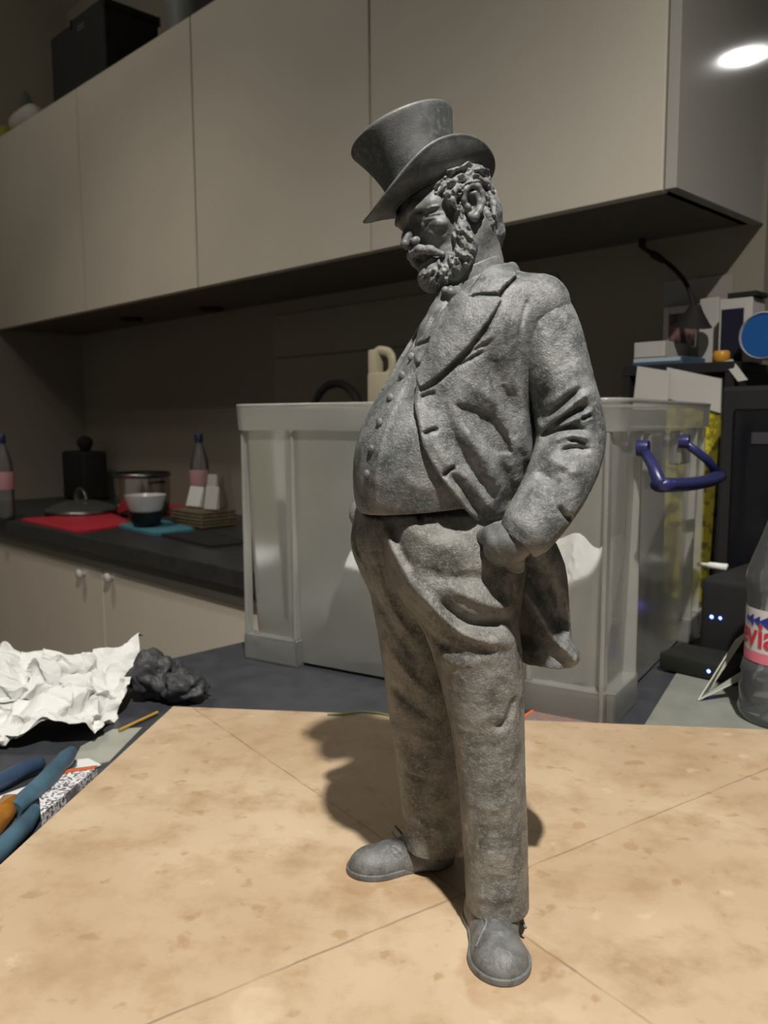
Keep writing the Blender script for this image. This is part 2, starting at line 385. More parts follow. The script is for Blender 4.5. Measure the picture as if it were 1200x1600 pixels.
# ================================================================ STATUE (sculpted in millimetres, origin at the board centre)
O0 = BC.copy()
def L3(p):                                   # world -> local mm
    return np.array((Vector(p)-O0)*1000.0)
def P(px, py, y=0.0):                        # point seen at (px,py) lying y mm behind the board centre
    return L3(pt_y(px, py, O0.y + y/1000.0))
EYE = L3(CAM)
def mmpp(y=0.0):                             # millimetres per pixel at depth y
    return (O0.y*1000.0 + y)/FPX*1.0
class Grid:
    def __init__(s, lo, hi, h):
        s.h = h; s.lo = np.array(lo, float); n = np.ceil((np.array(hi)-s.lo)/h).astype(int)+1
        s.n = n; s.F = np.full(n, 1e3, np.float32)
        s.ax = [ (s.lo[i]+np.arange(n[i])*h).astype(np.float32) for i in range(3)]
    def like(s):
        g = Grid.__new__(Grid); g.h = s.h; g.lo = s.lo.copy(); g.n = s.n.copy(); g.ax = s.ax; g.F = np.full(s.n, 1e3, np.float32); return g
    def sub(s, lo, hi):
        a = np.clip(np.floor((np.array(lo)-s.lo)/s.h).astype(int), 0, s.n-1); b = np.clip(np.ceil((np.array(hi)-s.lo)/s.h).astype(int)+1, 1, s.n)
        if np.any(b <= a): return None, None
        sl = tuple(slice(a[i], b[i]) for i in range(3))
        X = s.ax[0][sl[0]][:, None, None]; Y = s.ax[1][sl[1]][None, :, None]; Z = s.ax[2][sl[2]][None, None, :]
        return sl, (X, Y, Z)
    def put(s, sl, D, op, k):
        A = s.F[sl]
        if op == 'u':
            if k > 0:
                hh = np.clip(.5+.5*(A-D)/k, 0, 1); s.F[sl] = D*hh + A*(1-hh) - k*hh*(1-hh)
            else: s.F[sl] = np.minimum(A, D)
        elif op == 's':
            if k > 0:
                hh = np.clip(.5-.5*(A+D)/k, 0, 1); s.F[sl] = A*(1-hh) - D*hh + k*hh*(1-hh)
            else: s.F[sl] = np.maximum(A, -D)
        elif op == 'i': s.F[sl] = np.maximum(A, D)
    def cone(s, a, b, ra, rb, k=2.0, op='u', sq=None):
        a = np.asarray(a, float); b = np.asarray(b, float); r = max(ra, rb)+k+2
        sl, c = s.sub(np.minimum(a, b)-r, np.maximum(a, b)+r)
        if sl is None: return
        d = b-a; dd = max(float(d@d), 1e-9)
        X, Y, Z = c[0]-a[0], c[1]-a[1], c[2]-a[2]
        t = np.clip((X*d[0]+Y*d[1]+Z*d[2])/dd, 0, 1)
        D = np.sqrt((X-t*d[0])**2+(Y-t*d[1])**2+(Z-t*d[2])**2) - (ra+(rb-ra)*t)
        s.put(sl, D.astype(np.float32), op, k)
    def chain(s, pts, rs, k=2.0, op='u'):
        for i in range(len(pts)-1): s.cone(pts[i], pts[i+1], rs[i], rs[i+1], k, op)
    def ell(s, c, r, k=2.0, op='u', ax=None):
        c = np.asarray(c, float); r = np.asarray(r, float); m = r.max()+k+2
        sl, q = s.sub(c-m, c+m)
        if sl is None: return
        X, Y, Z = q[0]-c[0], q[1]-c[1], q[2]-c[2]
        if ax is not None:
            A = np.asarray(ax); X, Y, Z = (A[0][0]*X+A[0][1]*Y+A[0][2]*Z), (A[1][0]*X+A[1][1]*Y+A[1][2]*Z), (A[2][0]*X+A[2][1]*Y+A[2][2]*Z)
        k0 = np.sqrt((X/r[0])**2+(Y/r[1])**2+(Z/r[2])**2); k1 = np.sqrt((X/r[0]**2)**2+(Y/r[1]**2)**2+(Z/r[2]**2)**2)+1e-6
        s.put(sl, (k0*(k0-1)/k1).astype(np.float32), op, k)
    def loft(s, rows, k=2.0, op='u', ex=2.0, capr=3.0, grow=0.0):
        """rows: (py, xl, xr, ycentre, ydepth) read at the row's own depth; makes stacked ellipses"""
        T = []
        for py, xl, xr, yc, hy in rows:
            a, b = P(xl, py, yc), P(xr, py, yc); T.append((a[2]/2+b[2]/2, (a[0]+b[0])/2, yc, (b[0]-a[0])/2, hy))
        T = np.array(sorted(T)); z = T[:, 0]
        zz = s.ax[2]; par = []
        for j in range(1, 5):
            m = np.gradient(T[:, j], z); out = np.empty_like(zz); zc = np.clip(zz, z[0], z[-1])
            i = np.clip(np.searchsorted(z, zc)-1, 0, len(z)-2); hh = z[i+1]-z[i]; t = (zc-z[i])/hh
            out = (2*t**3-3*t**2+1)*T[i, j]+(t**3-2*t**2+t)*hh*m[i]+(-2*t**3+3*t**2)*T[i+1, j]+(t**3-t**2)*hh*m[i+1]
            par.append(out.astype(np.float32))
        cx, cy, hx, hy = [p[None, None, :] for p in par]; hx = hx+grow; hy = hy+grow
        lo = (float((par[0]-par[2]).min())-8-grow, float((par[1]-par[3]).min())-8-grow, z[0]-6); hi = (float((par[0]+par[2]).max())+8+grow, float((par[1]+par[3]).max())+8+grow, z[-1]+6)
        sl, q = s.sub(lo, hi); zs = sl[2]
        X = (q[0]-cx[:, :, zs]); Y = (q[1]-cy[:, :, zs]); A, B = hx[:, :, zs], hy[:, :, zs]
        if ex == 2.0:
            k0 = np.sqrt((X/A)**2+(Y/B)**2); k1 = np.sqrt((X/A**2)**2+(Y/B**2)**2)+1e-6; D = k0*(k0-1)/k1
        else:
            k0 = (np.abs(X/A)**ex+np.abs(Y/B)**ex)**(1/ex); D = (k0-1)*np.minimum(A, B)
        top = q[2]-z[-1]; bot = z[0]-q[2]; D2 = np.maximum(top, bot)
        hh = np.clip(.5+.5*(D2-D)/capr, 0, 1); D = D*(1-hh)+D2*hh+capr*hh*(1-hh)
        s.put(sl, D.astype(np.float32), op, k)
        return T
    def val(s, p):
        q = (np.asarray(p)-s.lo)/s.h; i = np.floor(q).astype(int)
        if np.any(i < 0) or np.any(i >= s.n-1): return 1e3
        f = q-i; v = 0.0
        for a in (0, 1):
            for b in (0, 1):
                for c in (0, 1):
                    v += s.F[i[0]+a, i[1]+b, i[2]+c]*(f[0] if a else 1-f[0])*(f[1] if b else 1-f[1])*(f[2] if c else 1-f[2])
        return v
    def pick(s, px, py, miss=None):
        """front surface point under a measured direction; falls back to the nearest approach"""
        d = np.array(ray(px, py)); d /= np.linalg.norm(d)
        t0 = (s.lo[1]-EYE[1])/d[1]; t1 = (s.lo[1]+s.n[1]*s.h-EYE[1])/d[1]
        ts = np.arange(t0, t1, s.h*.8); Q = EYE+ts[:, None]*d; q = (Q-s.lo)/s.h; i = np.round(q).astype(int)
        ok = np.all((i >= 0) & (i < s.n), axis=1); v = np.full(len(ts), 1e3); ii = i[ok]; v[ok] = s.F[ii[:, 0], ii[:, 1], ii[:, 2]]
        neg = np.nonzero(v < 0)[0]
        if len(neg) == 0: return Q[np.argmin(v)]
        a, b = ts[max(neg[0]-1, 0)], ts[neg[0]]
        for _ in range(8):
            m = (a+b)/2
            if s.val(EYE+m*d) < 0: b = m
            else: a = m
        return EYE+b*d
    def mesh(s, name, m, parent, label=None, smooth=2):
        F = s.F; n = F.shape; ins = F < 0
        c = np.zeros((n[0]-1, n[1]-1, n[2]-1), np.int8)
        for a in (0, 1):
            for b in (0, 1):
                for d in (0, 1): c += ins[a:n[0]-1+a, b:n[1]-1+b, d:n[2]-1+d]
        act = np.nonzero((c > 0) & (c < 8)); I, J, Kk = act; nv = len(I)
        idx = np.full(c.shape, -1, np.int32); idx[act] = np.arange(nv)
        S = np.zeros((nv, 3)); W = np.zeros(nv)
        cv = {}
        for a in (0, 1):
            for b in (0, 1):
                for d in (0, 1): cv[a, b, d] = F[I+a, J+b, Kk+d].astype(float)
        for (p, q) in [((0,0,0),(1,0,0)),((0,1,0),(1,1,0)),((0,0,1),(1,0,1)),((0,1,1),(1,1,1)),((0,0,0),(0,1,0)),((1,0,0),(1,1,0)),((0,0,1),(0,1,1)),((1,0,1),(1,1,1)),((0,0,0),(0,0,1)),((1,0,0),(1,0,1)),((0,1,0),(0,1,1)),((1,1,0),(1,1,1))]:
            A, B = cv[p], cv[q]; x = (A < 0) != (B < 0); t = np.where(x, A/np.where(x, A-B, 1), 0)
            for i in range(3): S[:, i] += np.where(x, p[i]+(q[i]-p[i])*t, 0)
            W += x
        V = (S/W[:, None]+np.stack(act, 1))*s.h+s.lo
        quads = []
        for ax in range(3):
            u, w = (ax+1) % 3, (ax+2) % 3
            A = np.take(ins, np.arange(n[ax]-1), ax); B = np.take(ins, np.arange(1, n[ax]), ax)
            sel = [slice(None)]*3; sel[u] = slice(1, n[u]-1); sel[w] = slice(1, n[w]-1)
            A, B = A[tuple(sel)], B[tuple(sel)]
            for flip, msk in ((False, A & ~B), (True, B & ~A)):
                e = list(np.nonzero(msk)); e[u] = e[u]+1; e[w] = e[w]+1
                def id_(du, dw):
                    g = [e[0], e[1], e[2]]; g[u] = g[u]-du; g[w] = g[w]-dw; return idx[g[0], g[1], g[2]]
                Q = np.stack([id_(1, 1), id_(0, 1), id_(0, 0), id_(1, 0)], 1)
                quads.append(Q[:, ::-1] if flip else Q)
        Q = np.concatenate(quads); Q = Q[(Q >= 0).all(1)]
        V = V/1000.0
        for _ in range(smooth):                                  # light relaxation
            acc = np.zeros_like(V); cnt = np.zeros(nv)
            for i in range(4):
                a, b = Q[:, i], Q[:, (i+1) % 4]
                for k in range(3): acc[:, k] += np.bincount(a, V[b, k], nv)+np.bincount(b, V[a, k], nv)
                cnt += np.bincount(a, minlength=nv)+np.bincount(b, minlength=nv)
            V = .5*V+.5*acc/np.maximum(cnt, 1)[:, None]
        me = bpy.data.meshes.new(name); me.vertices.add(nv); me.vertices.foreach_set('co', V.astype(np.float32).ravel())
        me.loops.add(len(Q)*4); me.loops.foreach_set('vertex_index', Q.astype(np.int32).ravel())
        me.polygons.add(len(Q)); me.polygons.foreach_set('loop_start', np.arange(0, len(Q)*4, 4, dtype=np.int32))
        me.polygons.foreach_set('use_smooth', np.ones(len(Q), bool)); me.update(calc_edges=True); me.validate()
        me.materials.append(m)
        o = bpy.data.objects.new(name, me); C.objects.link(o); o.parent = parent
        if label: o['label'] = label
        print('   part', name, len(Q)*2, 'tris')
        return o

class Relief:
    """hand tooling on the front of a part: ridges, grooves and raised patches laid along picked surface points"""
    def __init__(s, g, res=.3, gain=1.0):
        s.gain = gain
        s.g = g; s.res = res; s.lo = g.lo[[0, 2]]; s.n = (np.ceil((g.n[[0, 2]]-1)*g.h/res)).astype(int)+1
        s.D = np.zeros(s.n, np.float32)
    def to2(s, pts):
        return np.array([s.g.pick(*p)[[0, 2]] for p in pts])
    def stroke(s, pts, h, w, sharp=2.0, side=0, taper=True, dense=3, widths=None):
        """h mm high (negative cuts), w half-width px; side=+1/-1 keeps the far side of the line soft and the near side steep"""
        q = s.to2(pts)
        if len(q) > 2 and dense > 1:
            v = [Vector((a[0], a[1], 0)) for a in q]; q = np.array([[p.x, p.y] for p in smooth_path(v, dense)])
        h = h*(s.gain if abs(h) > 1.15 else 1); w = w*mmpp(); m = w*3.2
        lo = np.floor((q.min(0)-m-s.lo)/s.res).astype(int).clip(0); hi = (np.ceil((q.max(0)+m-s.lo)/s.res).astype(int)+1).clip(0); hi = np.minimum(hi, s.n)
        if np.any(hi <= lo): return
        X = (s.lo[0]+np.arange(lo[0], hi[0])*s.res)[:, None]; Z = (s.lo[1]+np.arange(lo[1], hi[1])*s.res)[None, :]
        L = np.concatenate([[0], np.cumsum(np.linalg.norm(np.diff(q, axis=0), axis=1))]); tot = max(L[-1], 1e-6)
        best = np.full((hi[0]-lo[0], hi[1]-lo[1]), 1e9); T = np.zeros_like(best); SG = np.ones_like(best)
        for i in range(len(q)-1):
            a, b = q[i], q[i+1]; d = b-a; dd = d@d
            if dd < 1e-9: continue
            t = np.clip(((X-a[0])*d[0]+(Z-a[1])*d[1])/dd, 0, 1); ex = X-a[0]-t*d[0]; ez = Z-a[1]-t*d[1]; r = ex*ex+ez*ez
            u = r < best; best = np.where(u, r, best); T = np.where(u, (L[i]+t*(L[i+1]-L[i]))/tot, T); SG = np.where(u, np.sign(d[0]*ez-d[1]*ex), SG)
        r = np.sqrt(best); tp = np.clip(np.sin(np.pi*np.clip(T, .02, .98))*1.6, 0, 1) if taper else 1.0
        ww = w
        if side:
            ww = np.where(SG*side > 0, w*2.2, w*.55)
        s.D[lo[0]:hi[0], lo[1]:hi[1]] += (h*tp*np.exp(-(r/ww)**sharp)).astype(np.float32)
    def patch(s, pts, h, soft=1.0, world=None):
        """raised or sunk flat area bounded by a polygon with an edge soft mm wide"""
        q = s.to2(pts); lo, hi = s._bb(q, soft*2)
        X = (s.lo[0]+np.arange(lo[0], hi[0])*s.res)[:, None]; Z = (s.lo[1]+np.arange(lo[1], hi[1])*s.res)[None, :]
        s.D[lo[0]:hi[0], lo[1]:hi[1]] += (h*np.clip(.5-poly_sd(q, X, Z)/soft, 0, 1)).astype(np.float32)
    def _bb(s, q, m):
        lo = np.floor((q.min(0)-m-s.lo)/s.res).astype(int).clip(0); hi = np.minimum((np.ceil((q.max(0)+m-s.lo)/s.res).astype(int)+1), s.n); return lo, hi
    def dots(s, n, poly, h, w, seed=0):
        q = s.to2(poly); r = np.random.default_rng(seed); c = 0
        lo, hi = q.min(0), q.max(0)
        while c < n:
            p = lo+r.random(2)*(hi-lo)
            if poly_sd(q, p[0], p[1]) < 0:
                c += 1; a = r.random()*6.28; ww = w*(.6+.8*r.random()); l, e = s._bb(np.array([p]), ww*3)
                X = (s.lo[0]+np.arange(l[0], e[0])*s.res)[:, None]-p[0]; Z = (s.lo[1]+np.arange(l[1], e[1])*s.res)[None, :]-p[1]
                u = X*math.cos(a)+Z*math.sin(a); v = -X*math.sin(a)+Z*math.cos(a)
                s.D[l[0]:e[0], l[1]:e[1]] += (h*(r.random()*1.4-.4)*np.exp(-(u/ww)**2-(v/(ww*.5))**2)).astype(np.float32)
    def apply(s, band=9.0):
        g = s.g; q0 = ((g.ax[0]-s.lo[0])/s.res).round().astype(int).clip(0, s.n[0]-1); q1 = ((g.ax[2]-s.lo[1])/s.res).round().astype(int).clip(0, s.n[1]-1)
        D = s.D[np.ix_(q0, q1)]                                   # (x,z)
        # only the viewer-facing skin is tooled: fade where the surface turns away
        gy = np.gradient(g.F, g.h, axis=1); wgt = np.clip(-gy*1.7+.25, 0, 1); del gy
        g.F -= np.where(np.abs(g.F) < band, wgt*D[:, None, :], 0).astype(np.float32)
def poly_sd(q, X, Z):
    X = np.asarray(X, float); Z = np.asarray(Z, float); d = np.full(np.broadcast(X, Z).shape, 1e9); sgn = np.zeros(d.shape, bool)
    n = len(q)
    for i in range(n):
        a, b = q[i], q[i-1]; e = b-a; wx, wz = X-a[0], Z-a[1]; t = np.clip((wx*e[0]+wz*e[1])/max(e@e, 1e-9), 0, 1)
        d = np.minimum(d, (wx-t*e[0])**2+(wz-t*e[1])**2)
        c = (a[1] > Z) != (b[1] > Z)
        with np.errstate(divide='ignore', invalid='ignore'): xi = a[0]+(Z-a[1])*(b[0]-a[0])/((b[1]-a[1]) or 1e-9)
        sgn ^= c & (X < xi)
    d = np.sqrt(d); return np.where(sgn, -d, d)
def roughen(g, amp, scale, seed=0):
    """clay grain: smooth random field sampled on the surface voxels"""
    r = np.random.default_rng(seed); m = np.abs(g.F) < 3
    ii = np.nonzero(m); acc = np.zeros(len(ii[0]), np.float32)
    for o in range(2):
        n = (g.n*g.h/(scale/(2**o))).astype(int)+3; R_ = r.standard_normal(n).astype(np.float32)
        q = [ii[k]*g.h/(scale/(2**o)) for k in range(3)]; i0 = [x.astype(int) for x in q]; f = [x-i for x, i in zip(q, i0)]; f = [x*x*(3-2*x) for x in f]
        for a in (0, 1):
            for b in (0, 1):
                for c in (0, 1):
                    acc += R_[i0[0]+a, i0[1]+b, i0[2]+c]*(f[0] if a else 1-f[0])*(f[1] if b else 1-f[1])*(f[2] if c else 1-f[2])/(1.6**o)
    g.F[ii] -= amp*acc

def clay(name, c0, c1, patchy=.5, grain=.35, vs=55.0):
    m, nt, b = nodes_of(name); N, L = nt.nodes, nt.links
    tc = N.new('ShaderNodeTexCoord'); Pp = tc.outputs['Object']
    def noise(s, det, rough=.55):
        n = N.new('ShaderNodeTexNoise'); n.inputs['Scale'].default_value = s; n.inputs['Detail'].default_value = det; n.inputs['Roughness'].default_value = rough; L.new(Pp, n.inputs['Vector']); return n.outputs['Fac']
    def rg(x, a, bb, c, d):
        n = N.new('ShaderNodeMapRange'); n.inputs[1].default_value = a; n.inputs[2].default_value = bb; n.inputs[3].default_value = c; n.inputs[4].default_value = d; L.new(x, n.inputs[0]); return n.outputs[0]
    def mx(f, a, c):
        n = N.new('ShaderNodeMix'); n.data_type = 'RGBA'; L.new(f, n.inputs[0])
        for i, q in ((6, a), (7, c)):
            if isinstance(q, tuple): n.inputs[i].default_value = (*q, 1)
            else: L.new(q, n.inputs[i])
        return n.outputs[2]
    col = mx(rg(noise(vs, 5, .6), .38, .62, 0, 1), c0, c1)
    col = mx(rg(noise(vs*7, 4, .7), .5, .75, 0, patchy), col, tuple(x*1.55 for x in c1))
    geo = N.new('ShaderNodeNewGeometry')
    col = mx(rg(geo.outputs['Pointiness'], .50, .62, 0, .5), col, tuple(x*1.5 for x in c1))
    L.new(col, b.inputs['Base Color']); b.inputs['Roughness'].default_value = .48; b.inputs['Specular IOR Level'].default_value = .6
    bp = N.new('ShaderNodeBump'); bp.inputs['Strength'].default_value = grain*.8; bp.inputs['Distance'].default_value = .0012
    ad = N.new('ShaderNodeMath'); ad.operation = 'ADD'; L.new(noise(900, 3), ad.inputs[0]); L.new(rg(noise(2200, 2), 0, 1, 0, .6), ad.inputs[1])
    L.new(ad.outputs[0], bp.inputs['Height']); L.new(bp.outputs[0], b.inputs['Normal'])
    return m
M_clay = clay('grey_clay', (.10, .107, .107), (.23, .235, .23), .7, .5, 120)
M_clay_coat = clay('grey_clay_coat', (.078, .087, .088), (.235, .242, .236), .7, .6, 75)
M_clay_trouser = clay('grey_clay_trousers', (.085, .085, .078), (.225, .222, .203), .8, .7, 70)
M_clay_hat = clay('grey_clay_hat', (.045, .051, .052), (.135, .14, .138), .6, .18, 42)
M_clay_face = clay('grey_clay_face', (.085, .09, .088), (.18, .185, .18), .5, .25, 110)
M_clay_shoe = clay('grey_clay_shoe', (.075, .08, .08), (.17, .173, .17), .5, .35, 90)

import time; _t0 = time.time()
statue = thing('statue', 'grey clay statue of a bearded man in a top hat standing on the board', 'statue', O0)

# ---------------------------------------------------------------- trousers
def leg(rows, lo, hi, strokes, seed):
    g = Grid(lo, hi, .65); g.loft(rows, 0, 'u', 2.3, 1.5)
    r = Relief(g); strokes(r); r.apply(); return g
XL, XR = P(535, 900)[0]-6, P(835, 900)[0]+6
tl = Grid((P(540, 900, 30)[0]-4, -66, 14), (P(832, 900, -30)[0]+4, 62, P(600, 768)[2]+4), .65)
near_rows = [(800, 590, 796, -6, 34), (840, 600, 800, -10, 36), (880, 614, 803, -14, 36), (920, 628, 802, -18, 34), (960, 650, 807, -20, 32), (1000, 668, 812, -22, 30), (1050, 684, 817, -24, 28), (1100, 697, 817, -25, 26), (1150, 707, 818, -26, 24),
             (1200, 714, 819, -27, 22.5), (1250, 719, 821, -28, 21.5), (1300, 722, 823, -29, 20.5), (1350, 726, 824, -30, 19.5), (1395, 728, 825, -31, 19), (1426, 730, 825, -31, 19)]
far_rows = [(800, 566, 700, 6, 36), (840, 560, 702, 10, 36), (880, 568, 700, 14, 34), (920, 577, 700, 18, 33), (960, 585, 700, 20, 31), (1000, 592, 704, 22, 29), (1060, 601, 712, 24, 26), (1100, 606, 716, 26, 25), (1150, 613, 722, 27, 23),
            (1200, 620, 724, 28, 22), (1250, 627, 726, 29, 21), (1300, 632, 726, 30, 20), (1345, 634, 724, 30, 20)]
def near_strokes(r):
    # big diagonal swags from the pocket to the inner thigh
    r.stroke([(643, 908), (675, 945), (706, 973), (735, 992), (775, 1001), (806, 1000)], 2.3, 9)
    r.stroke([(662, 1002), (690, 1028), (730, 1036), (790, 1020)], .7, 9)
    r.stroke([(676, 928), (704, 958), (733, 975), (775, 976), (802, 968)], -2.7, 10); r.stroke([(655, 955), (668, 985), (695, 1010), (722, 1018)], -1.3, 8)
    r.stroke([(690, 908), (733, 931), (775, 945), (802, 946)], 1.9, 9)
    r.stroke([(655, 880), (690, 905), (740, 905), (775, 905)], -1.6, 12)
    r.stroke([(625, 800), (652, 830), (690, 850), (745, 862)], 1.8, 16)
    r.stroke([(590, 800), (610, 850), (635, 900), (655, 940)], 1.6, 9)
    r.stroke([(608, 800), (622, 850), (645, 895)], -1.2, 7)
    r.stroke([(645, 783), (655, 800), (658, 822)], -2.2, 4)      # waist pleat
    r.stroke([(700, 1060), (712, 1130), (722, 1200), (735, 1290)], .8, 10)
    r.stroke([(755, 1090), (760, 1160), (775, 1240)], -.7, 16)
    r.stroke([(806, 1085), (800, 1105), (790, 1130), (768, 1140)], -1.3, 6)
    r.stroke([(735, 1135), (765, 1120), (795, 1118)], .5, 9)
    r.stroke([(728, 1160), (755, 1170), (790, 1158)], -.4, 8)
    r.stroke([(735, 1250), (765, 1262), (800, 1245)], .5, 10); r.stroke([(735, 1285), (770, 1300), (808, 1290)], -.4, 8)
    r.stroke([(745, 1330), (780, 1345), (812, 1325)], .5, 9); r.stroke([(738, 1370), (775, 1378), (815, 1365)], -.4, 8)
    r.stroke([(738, 1398), (778, 1402), (815, 1395)], .9, 8)
    r.dots(520, [(640, 860), (800, 880), (815, 1000), (815, 1200), (822, 1410), (735, 1410), (715, 1200), (690, 1080), (650, 960)], .28, 1.5, 1)
    r.stroke([(800, 905), (806, 960), (812, 1040), (815, 1120)], -.7, 4, taper=False)     # outer seam
def far_strokes(r):
    r.stroke([(575, 830), (590, 900), (615, 960), (650, 1010)], 1.8, 9)
    r.stroke([(590, 930), (620, 985), (655, 1040)], -1.6, 9)
    r.stroke([(605, 1010), (635, 1050), (665, 1085)], 1.3, 8)
    r.stroke([(612, 1065), (640, 1100), (672, 1120)], -1.2, 8)
    r.stroke([(612, 1130), (645, 1150), (690, 1160)], .8, 9); r.stroke([(620, 1190), (650, 1215), (700, 1220)], -.8, 9)
    r.stroke([(628, 1260), (660, 1290), (705, 1300)], .9, 8)
    r.dots(260, [(575, 850), (640, 960), (680, 1060), (705, 1200), (718, 1330), (640, 1325), (612, 1150), (590, 980)], .25, 1.4, 2)
gn = tl.like(); gn.loft(near_rows, 0, 'u', 2.25, 1.5)
gf = tl.like(); gf.loft(far_rows, 0, 'u', 2.25, 1.5)
# pelvis and belly front of the trousers, seat behind
gn.ell(P(705, 860, -6), (34, 36, 34), 14)
gn.ell(P(745, 905, 5), (24, 34, 30), 12)
gf.ell(P(610, 845, 14), (20, 24, 26), 8)                 # bulge of the far pocket with the fist in it
gf.ell(P(572, 838, 4), (7.5, 12, 15), 4)
r = Relief(gn, .3, 1.4); near_strokes(r)
# pocket mouth
r.stroke([(752, 838), (775, 858), (795, 872), (803, 880)], 1.6, 4, taper=False)
r.stroke([(748, 846), (772, 868), (798, 884)], -.8, 4)
r.apply()
r = Relief(gf, .3, 1.3); far_strokes(r); r.stroke([(562, 800), (553, 838), (566, 880)], -1.3, 3.5); r.apply()
tl.F = gn.F.copy(); hh = np.clip(.5+.5*(tl.F-gf.F)/1.6, 0, 1); tl.F = gf.F*hh+tl.F*(1-hh)-1.6*hh*(1-hh)
# deep cleft between the legs
tl.chain([gn.pick(*p)+np.array([-3, 6, 0]) for p in [(662, 1000), (686, 1065), (706, 1150), (714, 1250), (722, 1330)]], [1.5, 2.2, 2.5, 2.5, 2.5], 2, 's')
# open hems
for row, yc in ((near_rows[-1], -31), (far_rows[-1], 30)):
    c = P((row[1]+row[2])/2, row[0], yc); tl.ell(c-np.array([0, 0, 1]), (13.5, 15.5, 4.5), .8, 's')
del gn, gf
roughen(tl, .10, 2.6, 3)
tl.mesh('trousers', M_clay_trouser, statue, 'rough grey trousers with swagged folds at the hip')
print('trousers', time.time()-_t0)

# ---------------------------------------------------------------- shoes
def shoe(name, heel, toe, width, height, ankle, label, marks=()):
    heel, toe = np.array(heel, float), np.array(toe, float); d = toe-heel; ln = np.linalg.norm(d); f = d/ln; s_ = np.array([-f[1], f[0], 0])
    lo = np.minimum(heel, toe)-22; hi = np.maximum(heel, toe)+22; lo[2] = -1; hi[2] = height+16
    g = Grid(lo, hi, .5); ax = [f, s_, (0, 0, 1)]
    c = lambda t, z, o=0.0: heel+f*ln*t+s_*o+np.array([0, 0, z])
    # upper: bulbous toe cap, narrower waist, heel cup, instep rising to the ankle
    g.ell(c(.74, 3.5), (ln*.26, width*.47, height*.62), 0, ax=ax)
    g.ell(c(.45, 4.0), (ln*.30, width*.36, height*.66), 6, ax=ax)
    g.ell(c(.17, 4.5), (ln*.20, width*.36, height*.80), 6, ax=ax)
    g.cone(c(.60, height*.45), np.array(ankle), width*.26, width*.42, 6)
    g.put(*[(sl, (1.6-q[2])+0*q[0]+0*q[1]) for sl, q in [g.sub(g.lo, g.lo+g.n*g.h)]][0], 'i', 0)
    r = Relief(g, .25)
    for a_ in marks: r.stroke(*a_)
    r.apply(5); roughen(g, .06, 2.2, 21)
    o = g.mesh(name, M_clay_shoe, statue, label)
    # welted sole with a heel block
    sg = Grid(lo, hi, .5)
    sl, q = sg.sub(sg.lo, sg.lo+sg.n*sg.h)
    X = (q[0]-heel[0])*f[0]+(q[1]-heel[1])*f[1]; Y = (q[0]-heel[0])*s_[0]+(q[1]-heel[1])*s_[1]
    def e2(cx, rx, ry):
        k0 = np.sqrt(((X-cx)/rx)**2+(Y/ry)**2); k1 = np.sqrt(((X-cx)/rx**2)**2+(Y/ry**2)**2)+1e-6; return k0*(k0-1)/k1
    A = e2(ln*.73, ln*.29, width*.52); B = e2(ln*.18, ln*.20, width*.40); M_ = e2(ln*.45, ln*.32, width*.39)
    def sm(a, b, k):
        hh = np.clip(.5+.5*(a-b)/k, 0, 1); return b*hh+a*(1-hh)-k*hh*(1-hh)
    D = sm(sm(A, M_, 5), B, 4)
    D = np.maximum(D, np.maximum(-q[2]+.05, q[2]-3.6)); D = D-.0
    rim = np.abs(q[2]-2.0)*0
    sg.F[sl] = D.astype(np.float32)
    for t in np.linspace(0, 1, 1): pass
    so = sg.mesh('sole', M_clay_shoe, o, 'flat welted sole', 1)
    return o, g, c, f, s_
nt_, nh_ = P(793, 1500, 0), None
toe_n = L3(pt_z(793, 1541, BOARD)); heel_n = toe_n+np.array([-6, 66, 0])*.95
toe_f = L3(pt_z(545, 1364, BOARD)); heel_f = toe_f+np.array([61, 15, 0])
an = P(780, 1420, -31); an[2] = max(an[2], 12); af = P(672, 1330, 30)
shoe_n = shoe('shoe', heel_n, toe_n, 29.5, 17, an, 'rounded shoe under the near leg, toe towards the front', [([(750, 1432), (760, 1448), (752, 1476)], -.9, 2.2), ([(762, 1434), (776, 1448), (798, 1448), (814, 1436)], .9, 3), ([(768, 1438), (788, 1441), (808, 1438)], -.9, 2), ([(815, 1440), (824, 1462), (826, 1480)], -.7, 2.4), ([(756, 1478), (785, 1466), (815, 1476)], .5, 4), ([(770, 1458), (790, 1462), (806, 1456)], -.5, 2.5)])
shoe_f = shoe('shoe', heel_f, toe_f, 27, 17, af, 'rounded shoe under the far leg, toe pointing left', [([(628, 1312), (634, 1330), (636, 1352)], -.8, 2.4), ([(606, 1312), (618, 1320), (630, 1334)], .7, 3), ([(600, 1312), (606, 1330), (622, 1344)], -.5, 3)])
for sh, tpts in ((shoe_n, [[(748, 1428), (760, 1440), (752, 1460), (744, 1480)], [(765, 1428), (782, 1436), (800, 1432)], [(800, 1428), (812, 1440), (822, 1450)]]),
                 (shoe_f, [[(617, 1290), (628, 1303), (634, 1316)], [(612, 1300), (620, 1312), (632, 1318)]])):
    o, g = sh[0], sh[1]
    for pts in tpts:
        q = [Vector(g.pick(*p))/1000 for p in pts]
        obj('shoelace', tb(smooth_path(q, 4), .00075, 8), M_clay_shoe, o, smooth=True)
print('shoes', time.time()-_t0)

